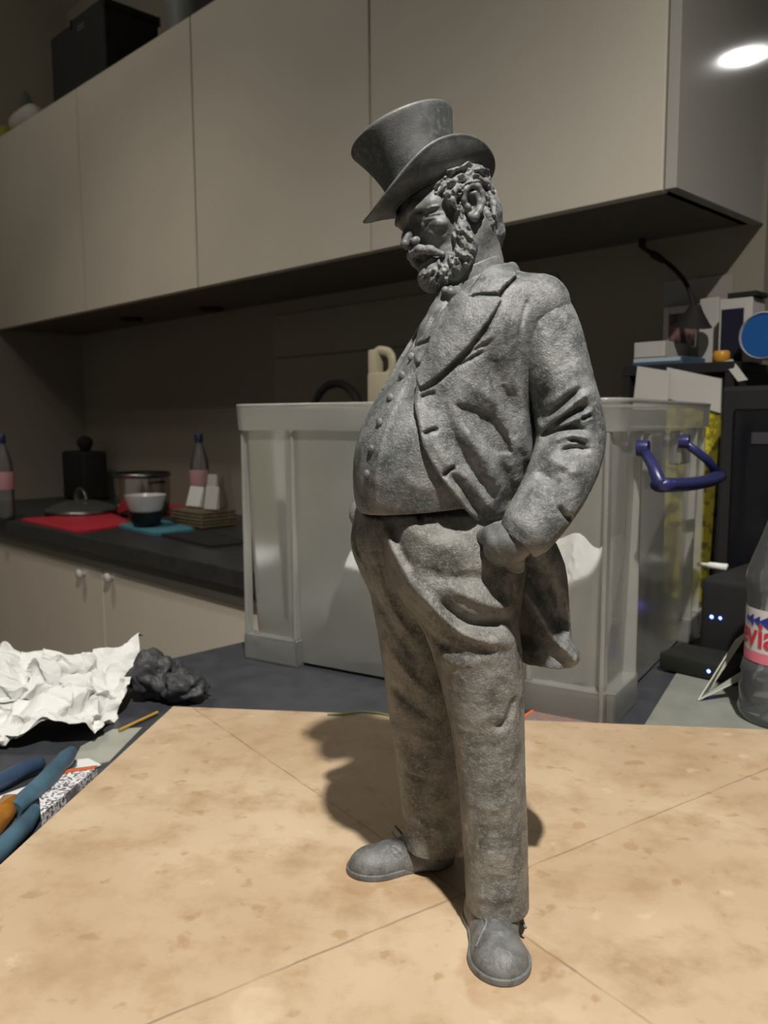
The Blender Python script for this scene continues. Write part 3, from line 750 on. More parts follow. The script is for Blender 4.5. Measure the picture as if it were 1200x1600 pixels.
# ---------------------------------------------------------------- torso: waistcoat and coat
FACE = np.array([-.90, -.436])                        # the way the chest faces
body_rows = [(438, 735, 790, 2, 20), (450, 722, 808, 2, 30), (464, 705, 830, 2, 38), (490, 675, 845, 2, 43), (520, 655, 844, 0, 46), (560, 630, 838, 0, 47), (600, 611, 832, 0, 47), (640, 593, 828, 0, 47), (680, 579, 828, 0, 48),
             (720, 568, 824, 0, 48), (752, 562, 816, 0, 47), (780, 560, 806, 0, 45), (800, 562, 802, 0, 43)]
gt = Grid((P(545, 700)[0]-6, -62, P(600, 905)[2]), (P(870, 500)[0]+4, 60, P(600, 405)[2]), .65)
T = gt.loft(body_rows, 0, 'u', 2.15, 8)
gt.ell(P(640, 720, -10), (26, 34, 34), 16)             # belly
gt.ell(P(758, 520, -20), (18, 24, 22), 10)             # near breast
cxz = lambda z: np.interp(z, T[:, 0], T[:, 1]).astype(np.float32)
# waistcoat
gw = gt.like(); gw.F = gt.F.copy()
zb = P(600, 790)[2]
r = Relief(gw)
btn = [(668, 520, .0), (643, 556), (628, 587), (608, 621), (592, 660), (580, 703), (573, 741)]
r.stroke([(655, 555), (632, 600), (610, 650), (595, 700), (588, 745), (588, 785)], .5, 2.5, taper=False)        # placket edge
r.stroke([(648, 560), (624, 606), (600, 655), (586, 705), (580, 750)], .6, 7, taper=False)
r.stroke([(655, 640), (650, 690), (640, 745)], .6, 14); r.stroke([(620, 735), (650, 760), (690, 762)], .5, 8)
r.patch([(652, 530), (690, 508), (700, 522), (672, 560), (650, 570), (645, 552)], 1.0, .6)                     # waistcoat lapel
r.stroke([(650, 541), (668, 534), (688, 524)], -2.0, 3.0, taper=False)
r.apply()
# V opening at the neck and trimmed lower edge (slightly lower at the front)
sl, q = gw.sub(gw.lo, gw.lo+gw.n*gw.h)
low = P(600, 793)[2]+np.clip((q[0]-P(600, 793)[0])*.10, -2, 6)
gw.F = np.maximum(gw.F, (low-q[2]).astype(np.float32)+0*q[1])
_dx = q[0]-cxz(gw.ax[2])[None, None, :]; _an = np.abs(np.arctan2(FACE[0]*q[1]-FACE[1]*_dx, FACE[0]*_dx+FACE[1]*q[1]))
vcut = q[2]-(P(645, 550)[2]+np.clip(_an/.55, 0, 1.6)*17.0)
gw.F = np.maximum(gw.F, vcut.astype(np.float32)); del _dx, _an, vcut
gsh = gt.like(); gsh.F = gt.F+1.6; gsh.F = np.maximum(gsh.F, (P(640, 590)[2]-q[2]+0*q[0]+0*q[1]).astype(np.float32)); gsh.F = np.maximum(gsh.F, -(gt.F+5.5))
r = Relief(gsh)
for k in range(4): r.stroke([(688-k*6, 486+k*4), (676-k*5, 510+k*3), (664-k*4, 534+k*3)], .7, 2.2)
r.apply(); gsh.mesh('shirt_front', M_clay_face, statue); del gsh
roughen(gw, .05, 3.0, 4)
waist = gw.mesh('waistcoat', M_clay_coat, statue, 'buttoned waistcoat over the belly')
bpts = [(642, 558), (627, 587), (609, 622), (592, 660), (579, 702), (572, 741)]
for p in bpts:
    c = gw.pick(p[0]+2, p[1]); n_ = np.array([-.75, -.62, .1])
    b_ = bmesh.new(); bmesh.ops.create_uvsphere(b_, u_segments=14, v_segments=9, radius=1)
    rot_ = Vector((0, 0, 1)).rotation_difference(Vector(n_)).to_matrix().to_4x4()
    MM = Matrix.Translation(Vector(c+n_*.6)/1000) @ rot_ @ Matrix.Diagonal((.0022, .0022, .0013, 1))
    for v_ in b_.verts: v_.co = MM @ v_.co
    obj('button', b_, M_clay_coat, waist, smooth=True)
print('waistcoat', time.time()-_t0)

# coat: a thick skin over the torso, open at the front
gc = gt.like()
gc.F = gt.F-2.6
# shoulders: yoke towards both arms, rounded
gc.cone(P(770, 462, -8), P(842, 478, -28), 12, 15, 8)
gc.cone(P(770, 462, 6), P(800, 474, 42), 12, 14, 8)
# front edge of the near side, mirrored to the far side about the facing direction
edge = [(760, 425), (742, 446), (712, 470), (690, 508), (672, 545), (655, 598), (651, 625), (656, 660), (664, 700), (684, 738), (712, 775), (738, 806), (768, 838), (790, 860)]
E = []
for p in edge:
    c = gt.pick(*p); dx, dy = c[0]-float(cxz(c[2])), c[1]
    a_ = math.atan2(FACE[0]*dy-FACE[1]*dx, FACE[0]*dx+FACE[1]*dy); E.append((c[2], abs(a_), math.hypot(dx, dy)))
E = np.array(sorted(E)); th = np.interp(gc.ax[2], E[:, 0], E[:, 1]).astype(np.float32)
sl, q = gc.sub(gc.lo, gc.lo+gc.n*gc.h)
DX = q[0]-cxz(gc.ax[2])[None, None, :]; DY = q[1]+0*DX
AN = np.abs(np.arctan2(FACE[0]*DY-FACE[1]*DX, FACE[0]*DX+FACE[1]*DY)); RR = np.sqrt(DX*DX+DY*DY)
cut = (th[None, None, :]-AN)*RR
hh = np.clip(.5+.5*(cut-gc.F)/1.6, 0, 1); gc.F = gc.F*(1-hh)+cut*hh+1.6*hh*(1-hh); del hh, cut
# hollow inside so that it is a skin over the waistcoat, not a block
gc.F = np.maximum(gc.F, -(gt.F+1.0))
# bottom of the body part, hidden behind cuff and hand; and the neck hole
gc.F = np.maximum(gc.F, (P(600, 868)[2]-q[2]+0*DX).astype(np.float32))
del DX, DY, AN, RR
gc2 = gc
# standing back of the collar
gc.chain([P(748, 452, -27), P(775, 440, -25), P(793, 424, -14), P(799, 421, 4), P(786, 424, 22), P(752, 434, 30)], [2.4, 3.2, 3.4, 3.2, 3.0, 2.6], 2.5)
gc.chain([P(752, 460, -28), P(782, 450, -26), P(800, 434, -12), P(802, 432, 6)], [2.4, 3.6, 3.6, 3.4], 3)
# skirt: from the waist down to the tail behind the hip
gs = Grid((P(770, 900, 20)[0]-8, -40, P(800, 1045, 20)[2]), (P(905, 900)[0]+8, 62, P(800, 740)[2]), .65)
gs.loft([(740, 760, 822, 6, 36), (800, 775, 835, 8, 34), (850, 786, 868, 8, 30), (885, 793, 881, 9, 28), (920, 797, 885, 10, 27), (960, 800, 887, 12, 27), (1000, 802, 893, 12, 27), (1026, 803, 898, 12, 27), (1034, 806, 880, 12, 25)], 0, 'u', 2.0, 2.0)
r = Relief(gs)
r.stroke([(812, 918), (838, 955), (862, 990), (893, 1022)], 6.5, 10, taper=False)
r.stroke([(845, 890), (856, 930), (872, 975), (888, 1000)], -7.0, 12)
r.stroke([(822, 880), (838, 915), (850, 945)], -4.0, 8)
r.stroke([(808, 940), (815, 980), (835, 1020)], -7.0, 12)
r.stroke([(880, 905), (886, 950), (892, 990)], 2.0, 5)
r.apply()
sl, q = gs.sub(gs.lo, gs.lo+gs.n*gs.h)
# hem rises towards the leg with a soft wave
hem = P(800, 1030, 10)[2]+np.clip((q[0]-P(895, 1022, 10)[0])*-.08, -1, 3)+.8*np.sin(q[1]*.35)
gs.F = np.maximum(gs.F, (hem-q[2]).astype(np.float32)+0*q[1])
# hollow it from below and inside
inner = gs.like(); inner.F = gs.F+2.6
inner.F = np.maximum(inner.F, (q[2]-P(800, 890)[2]).astype(np.float32)+0*q[0]+0*q[1])
gs.F = np.maximum(gs.F, -inner.F); del inner
roughen(gs, .09, 2.4, 6)
gs.mesh('coat_tail', M_clay_coat, statue, 'coat tail hanging behind the hip with a deep fold'); del gs
# tooling of the coat front
r = Relief(gc, .3, 1.35)
lap = [(790, 416), (802, 432), (782, 452), (777, 466), (782, 470), (765, 500), (742, 530), (712, 562), (682, 590), (657, 604), (668, 560), (690, 510), (715, 470), (742, 444), (770, 424)]
r.patch([(780, 462), (783, 470), (765, 500), (742, 530), (712, 562), (682, 590), (655, 606), (640, 600), (655, 560), (680, 505), (705, 468), (730, 462)], 1.7, .5)       # lapel
r.patch([(800, 414), (806, 432), (784, 451), (777, 462), (745, 464), (730, 462), (742, 440), (770, 415)], 1.9, .5)     # collar leaf
r.stroke([(738, 463), (757, 462), (776, 461)], -2.2, 1.8, taper=False)
r.stroke([(784, 470), (766, 503), (744, 533), (714, 566), (684, 594), (660, 612)], -1.7, 3.2, taper=True)
r.stroke([(806, 434), (788, 452), (781, 464)], -1.5, 2.2, taper=False)
r.stroke([(722, 552), (750, 536), (776, 520)], .9, 5); r.stroke([(714, 574), (736, 560), (757, 549)], -1.2, 2.0)          # breast pocket welt
r.stroke([(712, 566), (738, 548), (770, 531)], -.9, 2)
# armhole seam shade and chest folds
r.stroke([(838, 450), (822, 478), (812, 520), (812, 570)], -.8, 3, taper=True)
r.stroke([(800, 560), (812, 620), (822, 690), (826, 740)], 1.6, 9)
r.patch([(716, 634), (738, 638), (768, 652), (790, 678), (797, 706), (778, 704), (752, 690), (732, 664)], -2.6, 3.0); r.stroke([(728, 645), (750, 665), (775, 688), (790, 705)], -3.0, 11)             # the big hollow below the chest
r.stroke([(735, 600), (775, 630), (802, 668), (812, 715)], 1.6, 12)
r.stroke([(718, 650), (738, 690), (765, 730), (778, 770)], 2.0, 12)
r.stroke([(700, 600), (690, 640), (708, 690), (740, 740), (765, 790)], -1.8, 9)
r.stroke([(668, 640), (676, 690), (705, 735), (745, 790)], 1.2, 9)
r.stroke([(700, 735), (728, 768), (755, 808)], -1.8, 6)
r.stroke([(715, 725), (745, 762), (772, 805)], 1.8, 8)
r.stroke([(690, 745), (715, 775), (742, 812)], 1.4, 6)
r.stroke([(655, 605), (652, 630), (658, 665), (667, 702), (688, 738), (716, 776), (742, 808)], 1.1, 4.5, taper=False)  # rolled front edge
r.stroke([(780, 600), (798, 650), (810, 700)], -1.4, 8); r.stroke([(765, 555), (785, 600), (800, 640)], -.8, 10)
r.stroke([(782, 720), (795, 760), (790, 800)], -1.6, 9)
for a_, b_ in (((662, 620), (676, 615)), ((665, 677), (682, 671)), ((694, 742), (708, 731))): r.stroke([a_, ((a_[0]+b_[0])/2, (a_[1]+b_[1])/2-1), b_], -2.6, 2.6, taper=False)
r.dots(420, [(700, 600), (760, 540), (815, 480), (822, 700), (800, 800), (760, 800), (700, 730), (670, 680)], .22, 1.4, 5)
r.apply(7)
roughen(gc, .08, 2.4, 7)
gc.mesh('coat', M_clay_coat, statue, 'open frock coat with notched lapels'); del gw
print('coat', time.time()-_t0)

# ---------------------------------------------------------------- sleeve
ga = Grid((P(755, 850, -50)[0]-6, -78, P(800, 885, -50)[2]-4), (P(945, 700, -20)[0]+6, 22, P(850, 430)[2]+6), .6)
def arm(pts, k=3):
    q = [P(x, y, d) for x, y, d, r_ in pts]; v = smooth_path([Vector(a) for a in q], 4); rr = np.interp(np.linspace(0, 1, len(v)), np.linspace(0, 1, len(pts)), [r_*mmpp(d) for x, y, d, r_ in pts])
    ga.chain([np.array(a) for a in v], list(rr), k)
arm([(844, 492, -26, 46), (858, 530, -29, 47), (868, 570, -31, 47), (878, 610, -32, 47), (888, 650, -32, 49), (893, 685, -33, 48), (884, 722, -38, 49), (868, 760, -44, 47), (848, 795, -50, 44), (824, 828, -55, 41)])
sl, q = ga.sub(ga.lo, ga.lo+ga.n*ga.h)
# cut the cuff square across the wrist
c0, c1 = P(848, 795, -50), P(815, 848, -57); dn = (c1-c0)/np.linalg.norm(c1-c0); tip = P(803, 852, -56)
pl = ((q[0]-tip[0])*dn[0]+(q[1]-tip[1])*dn[1]+(q[2]-tip[2])*dn[2])
hh = np.clip(.5+.5*(pl-ga.F)/1.2, 0, 1); ga.F = (ga.F*(1-hh)+pl*hh+1.2*hh*(1-hh)).astype(np.float32)
r = Relief(ga, .3, 1.3)
r.stroke([(800, 800), (828, 828), (856, 866)], .9, 16, taper=False)
# elbow creases
r.stroke([(858, 649), (872, 638), (890, 622), (908, 605)], -2.0, 3.2); r.stroke([(850, 640), (875, 618), (908, 596)], 1.5, 6)
r.stroke([(852, 664), (876, 646), (905, 622), (926, 612)], 2.0, 5.5)
r.stroke([(844, 690), (865, 666), (890, 648), (926, 630)], -2.2, 3.6); r.stroke([(846, 684), (876, 670), (900, 668), (920, 675)], -1.8, 3.0); r.stroke([(860, 672), (890, 658), (928, 645)], 1.6, 5)
r.stroke([(856, 694), (885, 680), (925, 686)], 1.6, 5); r.stroke([(874, 707), (898, 700), (925, 703)], -2.2, 4.2); r.stroke([(888, 688), (902, 688), (918, 694)], -1.6, 2.6)
r.stroke([(848, 705), (870, 722), (895, 735), (912, 730)], 1.6, 8); r.stroke([(836, 735), (858, 748), (880, 760)], -1.4, 6)
r.stroke([(840, 728), (870, 742), (900, 720)], -.8, 6); r.stroke([(905, 610), (918, 630), (925, 650)], 1.0, 7)
r.stroke([(905, 655), (915, 652), (925, 648)], -2.0, 3)
r.stroke([(870, 790), (884, 806), (895, 812)], -2.2, 4); r.stroke([(850, 765), (866, 790), (878, 815)], .9, 8)
# upper arm
r.stroke([(850, 500), (848, 550), (860, 600)], 1.0, 14); r.stroke([(885, 500), (880, 545), (892, 585)], -1.0, 10); r.stroke([(900, 560), (890, 590), (868, 610)], 1.0, 10)
r.stroke([(842, 600), (850, 630), (846, 665)], -1.6, 9)
# cuff edge and seam at the shoulder
r.stroke([(768, 826), (792, 836), (815, 850), (838, 872)], .9, 5, taper=False)
r.stroke([(852, 446), (832, 458), (818, 485), (812, 520), (815, 560)], -1.2, 2.6, taper=False)
r.dots(420, [(845, 460), (885, 490), (912, 560), (925, 640), (930, 720), (860, 850), (790, 825), (840, 750), (850, 650), (825, 560), (822, 490)], .25, 1.4, 9)
r.apply()
# hollow cuff mouth
ga.cone(tip+dn*4, tip-dn*9, 10, 8.5, .8, 's')
roughen(ga, .08, 2.2, 8)
slv = ga.mesh('sleeve', M_clay_coat, statue, 'bent sleeve with creases at the elbow and a wide cuff')
del ga
# far sleeve, only its cuff edge shows beyond the belly
g = Grid((P(545, 800, 40)[0]-2, 10, P(600, 830, 40)[2]), (P(860, 480, 45)[0]+14, 78, P(600, 445)[2]+4), .9)
q = [P(x, y, d) for x, y, d in [(800, 485, 44), (790, 560, 54), (770, 650, 58), (720, 720, 56), (640, 770, 50), (575, 802, 38)]]
g.chain(q, [16, 15.5, 15, 14, 12, 11], 4)
g.mesh('sleeve', M_clay_coat, statue, 'far sleeve, its cuff just showing beyond the belly'); del g
# ---------------------------------------------------------------- hand in the pocket
g = Grid((P(740, 850, -60)[0]-4, -82, P(780, 900, -50)[2]-6), (P(840, 850, -60)[0]+6, -8, P(780, 820, -50)[2]+4), .5)
W = P(815, 835, -55)
g.chain([W, P(800, 846, -54), P(785, 856, -50)], [9, 9, 9], 3)
for i, (a, b, c_) in enumerate([((770, 838, -51), (779, 853, -54), (792, 874, -44)), ((776, 848, -55), (786, 861, -56), (797, 880, -44)), ((788, 856, -56), (796, 868, -55), (803, 884, -42)), ((799, 862, -54), (806, 872, -52), (810, 886, -40))]):
    g.chain([W, P(*a), P(*b), P(*c_)], [6.0, 4.6, 4.2, 3.2], 1.2)
g.chain([P(792, 838, -55), P(772, 834, -50), P(758, 838, -44), P(755, 850, -38)], [5.5, 4.6, 4.0, 3.2], 1.2)
g.mesh('hand', M_clay_face, statue, 'hand pushed into the trouser pocket'); del g
# waistband under the waistcoat
print('arm', time.time()-_t0)
# ---------------------------------------------------------------- head
def unit(v): v = np.array(v, float); return v/np.linalg.norm(v)
HU = unit((-.36, .04, .93)); f0 = np.array([-.90, -.44, 0]); HF = unit(f0-HU*(f0@HU)); HL = np.cross(HU, HF)
HO = P(702, 349, 0)
hp = lambda f, l, u: HO+(HF*f+HL*l+HU*u)*.95
HAX = [HF, HL, HU]
gh = Grid(HO-np.array([48, 36, 48]), HO+np.array([44, 36, 36]), .42)
gh.ell(hp(-5, 0, 9), (26, 20.5, 22), 0, ax=HAX)
gh.cone(hp(6, 0, 6), hp(9, 0, -18), 17.5, 12.5, 5)
for s_ in (-1, 1):
    gh.cone(hp(-6, 13*s_, -9), hp(14, 6*s_, -25), 7, 7.5, 5)
    gh.ell(hp(15, 10.5*s_, -4), (6.5, 6.5, 6), 4, ax=HAX)          # cheekbone
gh.ell(hp(18, 0, -24), (8, 8, 6.5), 5, ax=HAX)
gh.cone(hp(-8, 0, -12), P(745, 458, 3), 15, 17, 7)                  # neck
gh.chain([hp(17, -14, 8), hp(23, -7, 8.5), hp(24, 0, 7), hp(23, 7, 8.5), hp(17, 14, 8)], [2.6, 3.2, 3, 3.2, 2.6], 3)   # brow
for s_ in (-1, 1):
    gh.ell(hp(24, 8*s_, 3.2), (4.5, 5, 3.8), 2, 's', ax=HAX)        # socket
    gh.ell(hp(18.8, 8*s_, 3.0), (3.7, 3.9, 3.5), .6, ax=HAX)        # eyeball
    gh.chain([hp(20.8, 3.6*s_, 3), hp(22.4, 8*s_, 5.2), hp(19.2, 12.2*s_, 3.4)], [.9, 1.2, .9], .7)
    gh.chain([hp(20.8, 3.6*s_, 2.4), hp(21.8, 8*s_, .2), hp(19.2, 12.2*s_, 2.2)], [.8, 1.0, .8], .9)
gh.chain([hp(22.5, 0, 6), hp(28, 0, -1), hp(31, 0, -4.5)], [2.0, 2.2, 2.3], 2.5)                        # nose
for s_ in (-1, 1):
    gh.ell(hp(26.8, 3.9*s_, -5.2), (2.9, 1.9, 2.0), 1.0, ax=HAX); gh.ell(hp(28.2, 2.2*s_, -8.0), (2.0, 1.2, 1.6), .6, 's', ax=HAX)
gh.ell(hp(25.5, 0, -14.8), (5, 6.5, 3.0), 1.2, 's', ax=HAX)         # open mouth
gh.chain([hp(22.5, -5.5, -17.5), hp(25.2, 0, -18.2), hp(22.5, 5.5, -17.5)], [1.5, 2.0, 1.5], 1.2)    # lower lip
r = Relief(gh, .2)
r.stroke([(655, 368), (668, 380), (680, 395), (690, 405)], -1.3, 4)           # fold from nose to mouth corner
r.stroke([(668, 352), (680, 360), (700, 362)], -.8, 5); r.stroke([(672, 342), (690, 348), (706, 346)], .8, 6)
for a in ([(664, 331), (672, 325), (688, 322)], [(668, 338), (676, 336), (690, 333)], [(662, 345), (672, 342), (684, 341)]): r.stroke(a, .9, 1.8)
r.stroke([(690, 365), (702, 352), (706, 340)], -.5, 6)
r.apply(4)
roughen(gh, .05, 1.8, 11)
head = gh.mesh('head', M_clay_face, statue, 'stern face looking down from under the brim')
# ear, near and far
for s_ in (1, -1):
    ge = Grid(hp(-2, 22*s_, -1)-16, hp(-2, 22*s_, -1)+16, .35)
    e = lambda f, l, u: hp(f*.86-1.5, (20.5+l*.95)*s_, u*.86+.5)
    ge.chain([e(4.5, 0, -1), e(5.5, 1.8, 3.5), e(3.4, 3.6, 8.2), e(-1, 4.6, 10), e(-5, 5, 8), e(-6.4, 4.8, 3.5), e(-5, 4.0, -1.5), e(-1.5, 2.8, -5.5), e(2.2, 1.6, -8), e(3.8, .4, -6)], [1.1, 1.3, 1.5, 1.6, 1.6, 1.5, 1.5, 1.8, 2.1, 1.4], 1.0)
    ge.ell(e(-1, 0, 1), (6, 2.6, 8), 1.0, ax=HAX)
    ge.chain([e(1.2, 2.6, 6.2), e(-2.6, 3.4, 5), e(-3.2, 3.2, 0), e(-.5, 2.2, -3.4)], [1.0, 1.4, 1.3, 1.1], .7)
    ge.ell(e(1.0, 2.2, .4), (2.2, 2.4, 3.0), .6, 's', ax=HAX)
    ge.ell(e(3.8, 1.6, -1.2), (1.4, 1.4, 1.8), .8, ax=HAX)
    ge.mesh('ear', M_clay_face, head)
# hair at the side and back
gg = Grid(HO-np.array([26, 36, 30]), HO+np.array([44, 36, 40]), .42)
for s_ in (1, -1):
    gg.ell(hp(-4.5, 13.5*s_, 14), (18, 9.5, 11), 3, ax=HAX)
    gg.chain([hp(9.5, 16.8*s_, 12), hp(8, 18*s_, 6), hp(6, 18.2*s_, 1), hp(5, 17.4*s_, -5)], [3.4, 3.2, 2.8, 2.4], 2)
    gg.ell(hp(-15, 12*s_, 3), (10, 8, 13), 4, ax=HAX)
    gg.chain([hp(-17, 12*s_, -4), hp(-19, 9*s_, -13), hp(-20, 6*s_, -19)], [6.5, 5, 3], 3)
gg.ell(hp(-18, 0, 4), (12, 14, 15), 4, ax=HAX); gg.cone(hp(-21, 0, -4), hp(-21, 0, -18), 8, 5, 3)
r = Relief(gg, .2)
rr_ = random.Random(5)
curl = [(678, 305), (684, 278), (706, 258), (742, 258), (764, 272), (769, 305), (773, 340), (772, 382), (764, 384), (760, 345), (757, 320), (752, 296), (742, 288), (728, 296), (718, 312), (722, 345), (712, 336), (702, 318)]
cq = np.array(curl, float)
n_ = 0
while n_ < 240:
    x, y = rr_.uniform(680, 775), rr_.uniform(258, 386)
    if poly_sd(cq, x, y) > 1: continue
    n_ += 1; ang_ = math.atan2(y-320, x-738)+math.pi/2 + rr_.uniform(-.5, .5) if y < 330 else rr_.uniform(1.1, 1.7)
    ln_ = rr_.uniform(5, 10); b_ = rr_.uniform(-3, 3); dx, dy = math.cos(ang_)*ln_, math.sin(ang_)*ln_
    r.stroke([(x-dx, y-dy), (x-dy*b_*.12, y+dx*b_*.12), (x+dx, y+dy)], rr_.choice([1.5, 1.2, -1.2, -1.0]), rr_.uniform(2.0, 3.2), dense=2)
r.apply(4)
# loose locks standing off the side and nape
for (a, b_, c_) in [((746, 276), (760, 284), (768, 298)), ((764, 300), (771, 318), (772, 336)), ((758, 330), (768, 348), (770, 368)), ((764, 350), (771, 368), (771, 386)), ((752, 318), (762, 334), (766, 352)), ((700, 292), (712, 282), (726, 278)), ((696, 303), (706, 312), (714, 326))]:
    q = [gg.pick(*p)+np.array([0, 0.6, 0]) for p in (a, b_, c_)]; gg.chain(q, [1.1, 1.7, .9], .8)
roughen(gg, .10, 1.6, 12)
gg.mesh('hair', M_clay, head, 'tousled hair round the ears and down the nape')
# beard and moustache
gb = Grid(HO-np.array([46, 36, 52]), HO+np.array([26, 36, 12]), .42)
for s_ in (1, -1):
    gb.chain([hp(7, 17.0*s_, -3), hp(6.5, 15.6*s_, -10), hp(6, 14*s_, -17), hp(11, 11*s_, -23), hp(18, 6.5*s_, -25.5)], [2.6, 4.4, 5.4, 5.8, 6.2], 3)
gb.ell(hp(21.5, 0, -24.5), (8.0, 9, 7.0), 4, ax=HAX)
gb.ell(hp(21.5, 0, -26.5), (5.0, 7, 4.5), 3, ax=HAX)
r = Relief(gb, .2)
bp_ = np.array([(716, 352), (706, 362), (702, 384), (694, 402), (682, 416), (660, 422), (656, 436), (664, 450), (690, 446), (718, 430), (738, 404), (740, 372), (728, 350)], float)
n_ = 0
while n_ < 170:
    x, y = rr_.uniform(655, 742), rr_.uniform(350, 450)
    if poly_sd(bp_, x, y) > 1: continue
    n_ += 1; ang_ = 1.2+(715-x)/55*.9+rr_.uniform(-.35, .35); ln_ = rr_.uniform(4, 8); dx, dy = math.cos(ang_)*ln_, math.sin(ang_)*ln_
    r.stroke([(x-dx, y-dy), (x+rr_.uniform(-1, 1), y+rr_.uniform(-1, 1)), (x+dx, y+dy)], rr_.choice([.9, .8, -.9, -.7]), rr_.uniform(1.6, 2.4), dense=2)
r.apply(4); roughen(gb, .12, 1.5, 13)
gb.mesh('beard', M_clay, head, 'short curly beard along the jaw')
gm = Grid(hp(24, 0, -12)-18, hp(24, 0, -12)+18, .35)
for s_ in (1, -1):
    gm.chain([hp(28.2, 0, -9.8), hp(27, 4.5*s_, -10.4), hp(23.5, 8.5*s_, -13), hp(19.5, 11.5*s_, -17.5)], [1.9, 2.1, 2.0, 1.5], 1.6)
r = Relief(gm, .2)
for k in range(26):
    t = k/25; x = 648+44*t; y = 396+10*abs(t-.35)*1.2; r.stroke([(x-1, y-5), (x, y), (x+1.5+2*t, y+5)], .8 if k % 2 else -.8, 1.4, dense=1)
r.apply(3); roughen(gm, .08, 1.4, 14)
gm.mesh('moustache', M_clay, head)
del gh, gg, gb, gm
print('head', time.time()-_t0)

# ---------------------------------------------------------------- collar, neckcloth and pin
gk = Grid(P(680, 480)-np.array([4, 34, 6]), P(800, 392)+np.array([4, 0, 4])+np.array([0, 34, 0]), .42)
def ring(a, b, ra, rb, t):
    g2 = gk.like(); g2.cone(a, b, ra, rb, 0)
    sl, q = g2.sub(g2.lo, g2.lo+g2.n*g2.h); d = (b-a)/np.linalg.norm(b-a); L_ = np.linalg.norm(b-a)
    h_ = (q[0]-a[0])*d[0]+(q[1]-a[1])*d[1]+(q[2]-a[2])*d[2]
    in_ = np.sqrt(np.maximum((q[0]-a[0])**2+(q[1]-a[1])**2+(q[2]-a[2])**2-h_**2, 0))-(ra-t+(rb-ra)*h_/L_)
    g2.F = np.maximum(np.maximum(g2.F, np.maximum(-h_, h_-L_)), -in_).astype(np.float32); gk.F = np.minimum(gk.F, g2.F)
ring(P(731, 424, 1), P(744, 454, 1), 17.6, 18.4, 1.4)
ring(P(738, 442, 1), P(750, 474, 1), 19.6, 22.0, 1.6)
gk.mesh('shirt_collar', M_clay_face, statue, 'upright collar in two bands round the neck', smooth=1); del gk
gv = Grid(P(635, 545, -20)-np.array([4, 20, 0]), P(725, 440, 0)+np.array([4, 26, 4]), .5)
gv.chain([P(716, 452, -8), P(706, 466, -12), P(692, 492, -14), P(678, 520, -15), P(668, 540, -14)], [6, 6.5, 6.5, 7, 6.5], 4)
gv.chain([P(712, 458, -18), P(704, 457, -20), P(693, 459, -14), P(690, 460, 0)], [2.0, 2.2, 2.2, 2.0], 2)
r = Relief(gv, .25)
for k in range(5): r.stroke([(690+k*3, 478+k), (676+k*3, 502+k*2), (664+k*4, 525)], .9 if k % 2 else -1.1, 2.6)
r.apply(); roughen(gv, .05, 2, 15)
nc = gv.mesh('neckcloth', M_clay_face, statue, 'folded neckcloth tucked into the waistcoat')
c = gv.pick(696, 454); b_ = bmesh.new(); bmesh.ops.create_uvsphere(b_, u_segments=16, v_segments=10, radius=.0021)
for v_ in b_.verts: v_.co += Vector(c)/1000
obj('pin', b_, M_clay_face, nc, smooth=True); del gv

# ---------------------------------------------------------------- top hat (turned shape, brim rolled up at the sides)
TU = unit((-.42, .11, .897)); TF = unit(f0-TU*(f0@TU)); TL = np.cross(TU, TF); TO = P(673, 303, 0)
def hat_pt(th, af, al, h, q=2.0):
    c_, s_ = math.cos(th), math.sin(th)
    return Vector(TO+TF*(af*c_)+TL*(al*s_)+TU*h)/1000
NS = 96
def hat_shell(profile, name, close_first=False, close_last=False, fn=None):
    bm = bmesh.new(); rings = []
    for row in profile:
        rings.append([bm.verts.new(hat_pt(2*math.pi*k/NS, row[0], row[1], row[2]+(fn(2*math.pi*k/NS, row[3]) if fn else 0))) for k in range(NS)])
    for a, b in zip(rings, rings[1:]):
        for k in range(NS): bm.faces.new((a[k], a[(k+1) % NS], b[(k+1) % NS], b[k]))
    if close_first: bm.faces.new(rings[0][::-1])
    if close_last: bm.faces.new(rings[-1])
    return bm
prof = []
for i in range(25):
    t = i/24; h = -2+35.5*t; flare = t**1.9
    prof.append((20.8+8.1*flare-1.2*math.sin(math.pi*t)*.9, 19.0+6.2*flare-1.0*math.sin(math.pi*t)*.9, h))
af, al, h = prof[-1]
prof += [(af+.1, al+.1, h+.8), (af-.4, al-.4, h+1.6), (af-1.4, al-1.4, h+1.9), (af-4, al-4, h+1.6), (af*.5, al*.5, h+1.4), (.4, .4, h+1.4)]
hat = thing('top_hat', None, None, (0, 0, 0)); hat.parent = statue
obj('crown', hat_shell(prof, 'crown', False, True), M_clay_hat, hat, smooth=True, angle=60)
def curl(th, rho):
    s2 = abs(math.sin(th)); c_ = math.cos(th)
    lift = 11.5*s2**1.7*rho**1.7; dip = -(5.0 if c_ > 0 else 1.5)*abs(c_)**2.2*rho**1.1
    tip = 2.2*abs(c_)**8*max(0, rho-.75)/.25*(1 if c_ > 0 else .3)
    return lift+dip+tip
bp2 = []
for i in range(13):
    rho = i/12; bp2.append((20.4+18.4*rho, 18.2+14.0*rho-1.5*rho**3, 0.9, rho))
rim = [(39.1, 31.1, .9, 1), (39.3, 31.3, .3, 1), (39.1, 31.0, -.3, 1)]
under = [(20.4+18.4*(i/12), 18.2+14.0*(i/12)-1.5*(i/12)**3, -.6, i/12) for i in range(12, -1, -1)]
obj('brim', hat_shell(bp2+rim+under, 'brim', fn=curl), M_clay_hat, hat, smooth=True, angle=70)
inn = [(20.5, 18.2, -.6), (20.2, 18.0, 3), (20.0, 17.8, 12)]
obj('sweatband', hat_shell(inn, 'band', False, True), M_clay_hat, hat, smooth=True)
print('statue done', time.time()-_t0)
